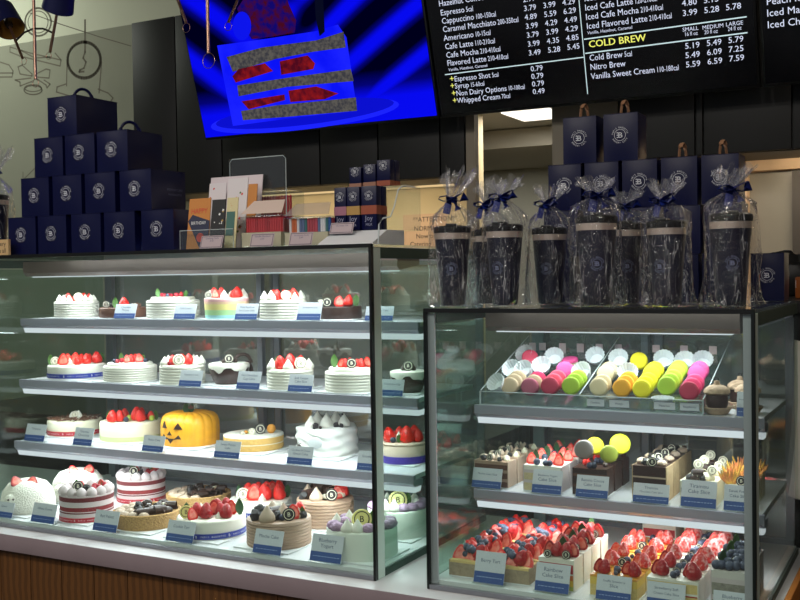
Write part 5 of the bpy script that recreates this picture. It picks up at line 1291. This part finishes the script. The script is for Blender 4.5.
# handwritten notice
ny = 1.0
pa = hit(404, 245, 1, ny); pb = hit(446, 212, 1, ny)
bc_ = thing('back_counter', 'low dark back counter behind the display cases', 'counter', (0, 0, 0))
ob('body', boxmesh('body', darkcab, -3.0, -.38, 1.25, 2.08, 0, .92), bc_); ob('worktop', boxmesh('worktop', mat('dark_top', '2f2d2c', .4), -3.02, -.36, 1.22, 2.085, .921, .95), bc_)
t = thing('notice_sign', 'peach paper notice with handwritten capitals on the cream wall', 'notice', (0, YW - .003, 0))
a, b = hit(404, 256, 1, YW), hit(447, 213, 1, YW)
ob('paper', boxmesh('paper', mat('notice_paper', 'd9b795', .8), a.x, b.x, -.0015, 0, a.z, b.z), t)
bm = new()
for i, (s, u, v) in enumerate((('**ATTENTION**', 413, 222), ('NORMAL HOURS', 414, 231), ('Now open for', 416, 238.5), ('Catering', 410, 246.5))):
    p = hit(u, v, 1, YW - .005); text_mesh(bm, s, .030, Matrix.Translation((p.x, -.0022, p.z)) @ FRONT)
ob('handwriting', fin('writing', bm, inkb, 0), t)
# things behind the pastry case at right
bb = thing('side_counter', 'dark side counter behind the right end of the pastry case', 'counter', (0, 0, 0))
ob('body', boxmesh('body', darkcab, .64, 2.6, .78, 1.3, 0, 1.425), bb); ob('worktop', boxmesh('worktop', mat('dark_top', '2f2d2c', .4), .63, 2.62, .76, 1.32, 1.4255, 1.455), bb)
p = hit(795, 290, 1, .95)
t = thing('wooden_box', 'orange brown wooden box with a white tag at the right edge', 'box', (p.x + .13, .95, 1.4555))
ob('box_body', boxmesh('body', mat('orange_wood', 'b2622a', .45, var=.25, bscale=20), -.13, .13, 0, .18, 0, hit(795, 277, 1, .95).z - 1.4555, .004), t)
q = hit(791.5, 284, 1, .95)
ob('tag', boxmesh('tag', printw, max(-.128, q.x - p.x - .13 - .004), q.x - p.x - .13 + .012, -.004, -.001, q.z - 1.4555 - .010, q.z - 1.4555 + .010), t)
t = thing('hanging_coat', 'pale coat hanging on the side counter behind the pastry case', 'coat', (hit(783, 380, 1, .73).x, .735, 0))
bm = new(); R = add_lathe(bm, [(.012, 1.362), (.040, 1.355), (.052, 1.33), (.055, 1.25), (.060, 1.12), (.070, 1.0), (.074, .965), (.066, .962)], 60, ripple=lambda r, z, a, k: (r * (1 + (.05 + .12 * (1.36 - z) / .4) * math.sin(7 * a + 1) * (.3 if k < 2 else 1)), z))
for v in bm.verts: v.co.y *= .38
ob('coat_body', fin('coat', bm, mat('coat_cloth', 'f0ece0', .9), 60), t)
bm = new(); add_tube(bm, [(0, 0, 1.350), (0, .02, 1.358), (0, .0435, 1.352)], .003, 8); ob('hook', fin('hook', bm, steel), t)
t = thing('dark_bag', 'crumpled black bag behind the lone navy box at right', 'bag', (hit(786, 262, 1, 1.2).x, 1.23, 1.4555))
bm = new(); o = bmesh.ops.create_icosphere(bm, subdivisions=3, radius=1)
q = random.Random(2)
for v in o['verts']:
    k = q.uniform(.88, 1.08); v.co = Vector((v.co.x * .09 * k, v.co.y * .07 * k, max(0, (v.co.z + .6) * .085 * k)))
ob('bag_body', fin('bag', bm, mat('black_bag', '141414', .5), 25), t)

# ------------------------------------------------------------------ menu screens
TT = math.radians(16.5); SO = Vector((0, 1.6, 2.138)); SU = Vector((0, -math.sin(TT), math.cos(TT))); SN = Vector((0, -math.cos(TT), -math.sin(TT)))
def onb(u, v):
    d = raydir(u, v); t = (SO - CAM).dot(SN) / d.dot(SN); p = CAM + d * t - SO
    return p.x, p.dot(SU)
def sm(x, s, n=0): return Vector((x, 0, 0)) + SU * s + SN * n
def screen(label, x0, x1, H=.69):
    t = thing('wall_mounted_screen', label, 'screen', SO)
    bm = new()
    add_box(bm, x0, x1, -.045, -.004, 0, H, 0, .003)
    rot = Matrix.Rotation(TT, 4, 'X')
    # local frame: x along, z up the slope, -y towards the customers
    for v in bm.verts: v.co = rot @ v.co
    for v in bm.verts: v.co += SN * -.05
    ob('housing', fin('housing', bm, blackm, 30), t)
    bm = new(); f = bm.faces.new([bm.verts.new(sm(*q)) for q in ((x0 + .008, .012, -.0005), (x1 - .008, .012, -.0005), (x1 - .008, H - .01, -.0005), (x0 + .008, H - .01, -.0005))])
    return t, bm
TXM = Matrix(((1, 0, 0, 0), (0, SU.y, SN.y, 0), (0, SU.z, SN.z, 0), (0, 0, 0, 1)))
x01 = onb(205, 141)[0]; x12 = onb(440, 117.5)[0]; x23 = onb(761, 72)[0]
dark = mat('screen_dark', '08080c', .22, emit=0)
bgm = bpy.data.materials.new('screen_blue'); bgm.use_nodes = True; nt = bgm.node_tree; N = nt.nodes; L = nt.links
N.remove(N['Principled BSDF'])
tc = N.new('ShaderNodeTexCoord'); sx = N.new('ShaderNodeSeparateXYZ'); L.new(tc.outputs['Object'], sx.inputs[0])
def stripes(rot, scale, phase):
    mp = N.new('ShaderNodeMapping'); mp.inputs['Rotation'].default_value = (0, math.radians(rot), 0); mp.inputs['Location'].default_value = (phase, 0, 0)
    wv = N.new('ShaderNodeTexWave'); wv.inputs['Scale'].default_value = scale; wv.inputs['Distortion'].default_value = 2.5; wv.inputs['Detail'].default_value = 1; wv.inputs['Detail Scale'].default_value = .6
    L.new(tc.outputs['Object'], mp.inputs[0]); L.new(mp.outputs[0], wv.inputs[0]); return wv.outputs[1]
w1, w2 = stripes(48, 1.5, .2), stripes(-62, 1.9, .1)
mr = N.new('ShaderNodeMapRange'); mr.inputs[1].default_value = -1.35; mr.inputs[2].default_value = -1.15; L.new(sx.outputs[0], mr.inputs[0])
mxw = N.new('ShaderNodeMix'); L.new(mr.outputs[0], mxw.inputs[0]); L.new(w1, mxw.inputs[2]); L.new(w2, mxw.inputs[3])
gz = N.new('ShaderNodeMapRange'); gz.inputs[1].default_value = .10; gz.inputs[2].default_value = .24; gz.inputs[3].default_value = .95; gz.inputs[4].default_value = 0; L.new(sx.outputs[2], gz.inputs[0])
mm = N.new('ShaderNodeMath'); mm.operation = 'MAXIMUM'; L.new(mxw.outputs[0], mm.inputs[0]); L.new(gz.outputs[0], mm.inputs[1])
cr = N.new('ShaderNodeValToRGB'); cr.color_ramp.elements[0].position = .25; cr.color_ramp.elements[1].position = .95
cr.color_ramp.elements[0].color = (.0, .0, .010, 1); cr.color_ramp.elements[1].color = (.002, .003, .80, 1)
e2 = cr.color_ramp.elements.new(.6); e2.color = (.001, .001, .16, 1)
em = N.new('ShaderNodeEmission'); em.inputs[1].default_value = 1.0
L.new(mm.outputs[0], cr.inputs[0]); L.new(cr.outputs[0], em.inputs[0]); L.new(em.outputs[0], N['Material Output'].inputs[0])
t, bm = screen('blue lit screen showing a strawberry cake slice', x01, x12 - .004)
ob('display', fin('display', bm, bgm, 0), t)
def shape(nm, pts, m, lay):
    bm = new(); vs = [bm.verts.new(sm(*onb(u, v), .0004 * lay)) for u, v in pts]; f = bm.faces.new(vs)
    bmesh.ops.triangulate(bm, faces=[f])
    me = bpy.data.meshes.new(nm); bm.to_mesh(me); bm.free(); me.materials.append(m); ob(nm, me, t)
E1 = lambda n, c, s=1: emitmat(n, c, s)
def noisyemit(name, c1, c2, sc_, s=1):
    m = bpy.data.materials.new(name); m.use_nodes = True; nt = m.node_tree; N = nt.nodes; L = nt.links; N.remove(N['Principled BSDF'])
    tc = N.new('ShaderNodeTexCoord'); no = N.new('ShaderNodeTexNoise'); no.inputs['Scale'].default_value = sc_; no.inputs['Detail'].default_value = 4
    r = N.new('ShaderNodeValToRGB'); r.color_ramp.elements[0].position = .38; r.color_ramp.elements[1].position = .62; r.color_ramp.elements[0].color = srgb(c1); r.color_ramp.elements[1].color = srgb(c2)
    e = N.new('ShaderNodeEmission'); e.inputs[1].default_value = s
    L.new(tc.outputs['Object'], no.inputs[0]); L.new(no.outputs[0], r.inputs[0]); L.new(r.outputs[0], e.inputs[0]); L.new(e.outputs[0], N['Material Output'].inputs[0]); return m
S_ = lambda pts: [(190 + a / 3.478, b / 3.478) for a, b in pts]
el = lambda cx, cy, rx, ry, n=28, tilt=0: [(cx + rx * math.cos(2 * PI * i / n) * math.cos(tilt) - ry * math.sin(2 * PI * i / n) * math.sin(tilt), cy + rx * math.cos(2 * PI * i / n) * math.sin(tilt) + ry * math.sin(2 * PI * i / n) * math.cos(tilt)) for i in range(n)]
#shape('picture_table', S_([(40, 400), (120, 380), (720, 290), (860, 270), (872, 395), (400, 440), (55, 478)]), E1('pic_table', '0810e8'), 1)
shape('picture_plate', S_(el(400, 402, 330, 48, 36, -.12)), E1('pic_plate', '1a22f5'), 2)
shape('picture_plate_inner', S_(el(400, 394, 312, 40, 36, -.12)), E1('pic_plate2', '0a0fc8'), 3)
shape('picture_cake', S_([(95, 158), (250, 137), (440, 108), (450, 128), (515, 85), (545, 130), (582, 385), (400, 405), (150, 438)]), noisyemit('pic_cake', '0a12ee', '1a22fa', 6), 4)
sp_ = noisyemit('pic_sponge', '38383e', '57544f', 70)
shape('picture_sponge_top', S_([(128, 198), (250, 165), (440, 140), (535, 110), (543, 165), (430, 180), (300, 205), (150, 250)]), sp_, 5)
shape('picture_sponge_middle', S_([(165, 297), (340, 270), (560, 240), (570, 282), (340, 302), (170, 335)]), sp_, 5)
shape('picture_sponge_bottom', S_([(178, 386), (300, 366), (515, 345), (578, 338), (582, 385), (330, 407), (185, 418)]), sp_, 5)
rd_ = noisyemit('pic_red', '4a0a1c', '86161a', 25)
for i, pts in enumerate(([(148, 265), (170, 240), (262, 220), (290, 247), (160, 287)], [(313, 213), (410, 192), (436, 220), (430, 240), (318, 260)], [(180, 352), (330, 328), (332, 348), (205, 380)], [(343, 315), (440, 300), (517, 325), (470, 345), (350, 355)])):
    shape('picture_strawberry_piece', S_(pts), rd_, 6)
shape('picture_strawberry', S_([(165, 30), (185, 0), (230, -60), (320, -60), (345, 15), (370, 70), (366, 113), (290, 127), (215, 136), (180, 75)]), noisyemit('pic_straw', '100866', '430a1e', 30), 6)
shape('picture_cream', S_(el(182, 90, 32, 50, 24)), E1('pic_cream', '0c14e4'), 7)
shape('picture_fork', S_([(432, -60), (462, -60), (470, 110), (452, 126), (438, 60)]), E1('pic_fork', '0c1028', .6), 7)
wt = E1('menu_white', 'd6dcf2', .95); yl = E1('menu_yellow', 'ecec70', .95); lw_ = E1('menu_line', 'cfe6ea', .9)
t, bm = screen('black menu screen listing hot coffee and cold brew prices', x12 + .004, x23 - .006)
ob('display', fin('display', bm, dark, 0), t)
tx = new(); K = 4.15 / F
def twid(s):
    key = (s, 'LEFT')
    return max(v.x for v in _fc[key][0]) if key in _fc and _fc[key][0] else 0
def txt2(s, c, u, v, px, cpx, sx, csx):
    x, h = onb(u, v); z = px * K / .70
    text_mesh(tx, s, z, Matrix.Translation(sm(x, h, .0006)) @ TXM, 0, sx=sx)
    text_mesh(tx, c.strip(), cpx * K / .70, Matrix.Translation(sm(x + twid(s) * z * sx + .006, h, .0006)) @ TXM, 0, sx=csx)
def txt(s, u, v, px, m=0, sx=1.0):
    x, h = onb(u, v)
    text_mesh(tx, s, px * K / .70, Matrix.Translation(sm(x, h, .0006)) @ TXM, m, sx=sx)
def line(p, q, wd=.0035):
    a = onb(*p); b = onb(*q); d = Vector((b[0] - a[0], b[1] - a[1])).normalized(); n = Vector((-d.y, d.x)) * wd / 2
    vs = [tx.verts.new(sm(*c, .0006)) for c in ((a[0] + n.x, a[1] + n.y), (b[0] + n.x, b[1] + n.y), (b[0] - n.x, b[1] - n.y), (a[0] - n.x, a[1] - n.y))]
    f = tx.faces.new(vs); f.material_index = 2
for s, c, u, v in (('Hazelnut Coffee', ' 5cal', 439, 6.5), ('Espresso', ' 5cal', 440.7, 15.7), ('Cappuccino', ' 100-150cal', 442, 24), ('Caramel Macchiato', ' 200-350cal', 443, 32.3), ('Americano', ' 10-15cal', 444, 41), ('Cafe Latte', ' 110-210cal', 445.3, 49.5), ('Cafe Mocha', ' 210-410cal', 446.4, 58), ('Flavored Latte', ' 210-410cal', 447.4, 66)):
    txt2(s, c, u, v, 5.2, 4.6, .92, .70)
txt('Vanilla, Hazelnut, Caramel', 448.7, 71.2, 2.6)
line((445, 74.7), (583.7, 57.2))
for s, c, u, v in (('Espresso Shot', ' 5cal', 454.5, 81.6), ('Syrup', ' 15-60cal', 455, 88.7), ('Non Dairy Options', ' 10-100cal', 456.4, 96), ('Whipped Cream', ' 70cal', 457.4, 103.2)):
    txt2(s, c, u, v, 4.9, 4.2, .92, .70)
    txt('+', u - 4.6, v + .4, 6, 1)
for i, row in enumerate((('2.99', '3.49', '3.99'), ('3.79', '3.99', '4.29'), ('4.89', '5.59', '6.29'), ('3.99', '4.29', '4.49'), ('3.79', '3.99', '4.29'), ('3.99', '4.35', '4.85'), ('3.49', '5.28', '5.45'))):
    for j, s in enumerate(row):
        txt(s, 523 + .95 * i + 19.3 * j, 2.3 + 8.9 * i - 2.9 * j, 4.7, sx=1.02)
for i, s in enumerate(('0.79', '0.79', '0.79', '0.49')): txt(s, 530.8 + .7 * i, 71.5 + 7.6 * i, 4.7, sx=1.02)
line((579, 0), (587.7, 94), .003)
for s, c, u, v in (('Iced Cafe Latte', ' 120-210cal', 585, 10.8), ('Iced Cafe Mocha', ' 210-410cal', 585.8, 20), ('Iced Flavored Latte', ' 210-410cal', 586.7, 29.2), ('Iced Americano', ' 15cal', 584.2, 1.5)):
    txt2(s, c, u, v, 5.2, 4.6, .92, .66)
txt('Vanilla, Hazelnut, Caramel', 587.5, 34.4, 2.6)
line((584, 39.3), (746.7, 16.7), .004); line((585.3, 53.4), (747.5, 32.6), .004)
for d in (0, .35): txt('COLD BREW', 588.7 + d, 47.6, 5.8, 1, sx=1.05)
for s, c, u, v in (('Cold Brew', ' 5cal', 589.5, 60.9), ('Nitro Brew', '', 590.3, 70), ('Vanilla Sweet Cream', ' 110-180cal', 591.2, 79.3)):
    txt2(s, c or ' ', u, v, 5.2, 4.6, .90, .66)
for s, s2, u, v in (('SMALL', '16 fl oz', 682.5, 31.7), ('MEDIUM', '20 fl oz', 702.3, 29.7), ('LARGE', '24 fl oz', 725.8, 26.5)):
    txt(s, u, v, 3.2, sx=1.0); txt(s2, u + 2, v + 4.6, 3.2, sx=.8)
for i, row in enumerate((('4.80', '5.15', ''), ('3.99', '5.28', '5.78'), None, ('5.19', '5.49', '5.79'), ('5.49', '6.09', '7.25'), ('5.59', '6.59', '7.59'))):
    if not row: continue
    u0 = (682, 682.5, 0, 685, 685.3, 685.8)[i]; v0 = (6.2, 16.2, 0, 49, 58.3, 67.5)[i]
    for j, s in enumerate(row):
        if s: txt(s, u0 + 21.6 * j, v0 - 2.9 * j, 4.8, sx=1.05)
ob('menu_text', fin('menu_text', tx, [wt, yl, lw_], 0), t)
t, bm = screen('black menu screen of iced teas at the right edge', x23 + .004, x23 + 1.18)
ob('display', fin('display', bm, dark, 0), t)
tx = new()
for s, u, v in (('Peach Iced Tea', 766.3, 5.2), ('Iced Matcha Latte', 766.6, 16.8), ('Iced Chai Latte', 767.2, 28.4)): txt(s, u, v, 5.6)
ob('menu_text', fin('menu_text', tx, [wt, yl, lw_], 0), t)

# ------------------------------------------------------------------ chandeliers
shadem = mat('shade_navy', '141a52', .5)
def chandelier(label, yc, stem, ringc, ringr, arms, arc):
    cx = hit(stem[0], stem[1], 1, yc).x
    t = thing('chandelier', label, 'chandelier', (cx, yc, CEIL - .0005))
    W = lambda u, v, y=yc: hit(u, v, 1, y) - Vector((cx, yc, CEIL))
    b = W(*stem); rc = W(*ringc); k = depth(hit(stem[0], stem[1], 1, yc)) / F
    bm = new(); add_tube(bm, [(0, 0, -.001), (0, 0, b.z)], .0065, 12); add_lathe(bm, [(0, 0), (.05, 0), (.045, -.02), (.01, -.03), (0, -.03)], 24, at=(0, 0, -.0005))
    ob('stem', fin('stem', bm, copper, 40), t)
    def ringm(c, r, th=.0014):
        bm = new(); add_tube(bm, [(c.x + r * math.cos(a), c.y, c.z + r * math.sin(a)) for a in [2 * PI * i / 24 for i in range(24)]], th, 8, True); ob('ring', fin('ring', bm, copper), t)
    ringm(Vector((0, 0, b.z - ringr * k)), ringr * k)
    for (p0, p1, rr, sh, dy) in arms:
        a = W(p0[0], p0[1], yc + dy); c = W(p1[0], p1[1], yc + dy * 2.2)
        d = (c - a).normalized(); tip = a + d * .42
        bm = new(); add_tube(bm, [a, tip], .0058, 10); ob('arm', fin('arm', bm, copper, 40), t)
        ringm(a + Vector((-d.x * rr * k, 0, -rr * k)), rr * k, .0012)
        if sh:
            s0 = a + d * sh
            q = Vector((0, 0, 1)).rotation_difference(d).to_matrix().to_4x4(); q.translation = s0
            bm = new(); add_lathe(bm, [(.058, 0), (.060, 0), (.046, .13), (.044, .13)], 36, mtx=q); R = ob('shade', fin('shade', bm, shadem, 40), t)
            bm = new(); add_lathe(bm, [(.0575, .0005), (.0437, .1295)], 36, mtx=q); ob('shade_lining', fin('lining', bm, gold, 40), R)
            bm = new(); add_lathe(bm, [(0, .012), (.013, .012), (.016, .02), (.016, .05), (.008, .06), (0, .06)], 18, mtx=q); ob('socket', fin('socket', bm, mat('socket_dark', '2c2420', .4), 40), R)
    if arc:
        pts = [W(*p) for p in arc]; bm = new(); add_tube(bm, pts, .004, 8); ob('brace', fin('brace', bm, mat('brace_dark', '2b2724', .4), 40), t)
chandelier('copper chandelier with navy shades hanging at the upper left', 1.0, (35.5, 79), (35, 84), 4, [((22.5, 58), (8, 22), 3.4, .185, .04), ((50, 52), (57, 13), 3.4, .178, -.035)], [(16.5, 40), (24, 32.5), (33, 28.5), (43, 28.5), (52.5, 32.5)])
chandelier('copper chandelier with three ringed rods in front of the blue screen', 1.0, (208.5, 53), (208, 60), 7.5, [((186.5, 23), (176.5, -4), 4.6, None, -.05), ((228.5, 22), (239, -3), 4.2, None, .04)], None)

# ------------------------------------------------------------------ line mural of cakes on the wall
mural = mat('mural_line', '726d60', .9)
def strokes(bm, pts, r=.0045, closed=False):
    P = [hit(u, v, 1, YW - .0008) for u, v in pts]
    n = len(P)
    for i in range(n if closed else n - 1):
        a, b = P[i], P[(i + 1) % n]; d = (b - a); 
        if d.length < 1e-6: continue
        d.normalize(); nn = Vector((-d.z, 0, d.x)) * r * .85
        e = d * r * .5
        vs = [bm.verts.new(q) for q in (a - e + nn, b + e + nn, b + e - nn, a - e - nn)]
        bm.faces.new(vs)
t = thing('wall_art', 'grey line drawing of cakes and a bow painted on the pale wall', 'wall drawing', (0, 0, 0))
def draw(nm):
    global bm
    me = bpy.data.meshes.new(nm); bm.to_mesh(me); bm.free(); me.materials.append(mural); ob(nm, me, t); bm = new()
bm = new()
strokes(bm, el(84, 60, 16.5, 18, 40), .010, True)
strokes(bm, [(85, 20), (85, 52)], .007); strokes(bm, [(85, 52), (83, 58), (86, 62), (84, 68), (80, 70), (79, 72), (84, 71.5)], .006)
strokes(bm, [(67, 62), (66.5, 86)]); strokes(bm, [(101.5, 62), (99, 93)])
strokes(bm, [(66, 84), (57, 87), (56.5, 92), (70, 96)]); strokes(bm, [(98, 89), (108, 93), (113, 98), (111, 101)])
draw('cake_drawing')
strokes(bm, el(38, 22, 13, 14, 30), .006, True); strokes(bm, el(38, 22, 10, 11, 26), .003, True)
draw('circle_drawing')
strokes(bm, [(10, 47), (10, 52), (20, 56), (60, 66), (61, 60), (55, 53)]); strokes(bm, [(10, 47), (30, 53), (61, 60)]); strokes(bm, [(20, 50), (35, 58), (50, 57)])
strokes(bm, [(0, 62), (9, 65), (13, 71), (12, 77), (0, 77)]); strokes(bm, [(0, 73), (13, 73)])
draw('slice_drawing')
strokes(bm, [(32, 74), (22, 65), (18, 67), (20, 74), (32, 76)], .0045, True); strokes(bm, [(36, 74), (46, 69), (50, 70), (49, 78), (36, 77)], .0045, True)
strokes(bm, [(31, 78), (15, 80), (20, 82), (20, 86), (33, 81)]); strokes(bm, [(37, 79), (46, 85), (47, 88), (50, 84), (44, 80)])
strokes(bm, el(33, 90, 9, 4.5, 26), .004, True); strokes(bm, el(33, 88, 8.5, 3.5, 26), .003, True)
draw('bow_drawing')
strokes(bm, [(30, 13), (60, 24), (100, 37), (131, 46)], .003)
draw('wire_drawing')
strokes(bm, [(23, 172), (23, 180), (35, 168), (34, 190)], .003);  
draw('ribbon_drawing')

# ------------------------------------------------------------------ room light
for lx in (-.9, .1, 1.1, 2.1):
    for ly in (-3.4, -2.0):
        area('room_downlight', (lx, ly, 3.25), (math.radians(10), 0, 0), .14, .14, 9.5, (1, .93, .84))
area('room_lamp', (-2.0, -2.0, 3.2), (math.radians(12), 0, 0), 1.6, 1.0, 34, (1, .95, .88))
area('upper_wall_lamp', (-4.1, 1.35, 3.25), (math.radians(35), 0, 0), 1.6, .3, 16, (.95, 1, .88))
area('under_cabinet_lamp', (-1.5, 1.86, 1.91), (math.radians(25), 0, 0), 1.4, .08, 2.6, (1, .82, .55))
area('under_cabinet_lamp', (1.3, 1.80, 1.935), (math.radians(32), 0, 0), 1.6, .06, 7.0, (1, .82, .58))  # added to brighten the oak window frame; no strip is fitted here
area('back_room_lamp', (panel_at.x, panel_at.y, RZC - .02), (0, 0, 0), .2, .26, 4.5, (1, .94, .85))
area('back_room_lamp', (-1.2, 3.2, RZS - .01), (0, 0, 0), .8, .3, 4, (1, .95, .85))
area('window_lamp', (1.6, 1.6, 3.1), (math.radians(10), 0, 0), .8, .3, 14, (1, .85, .65))
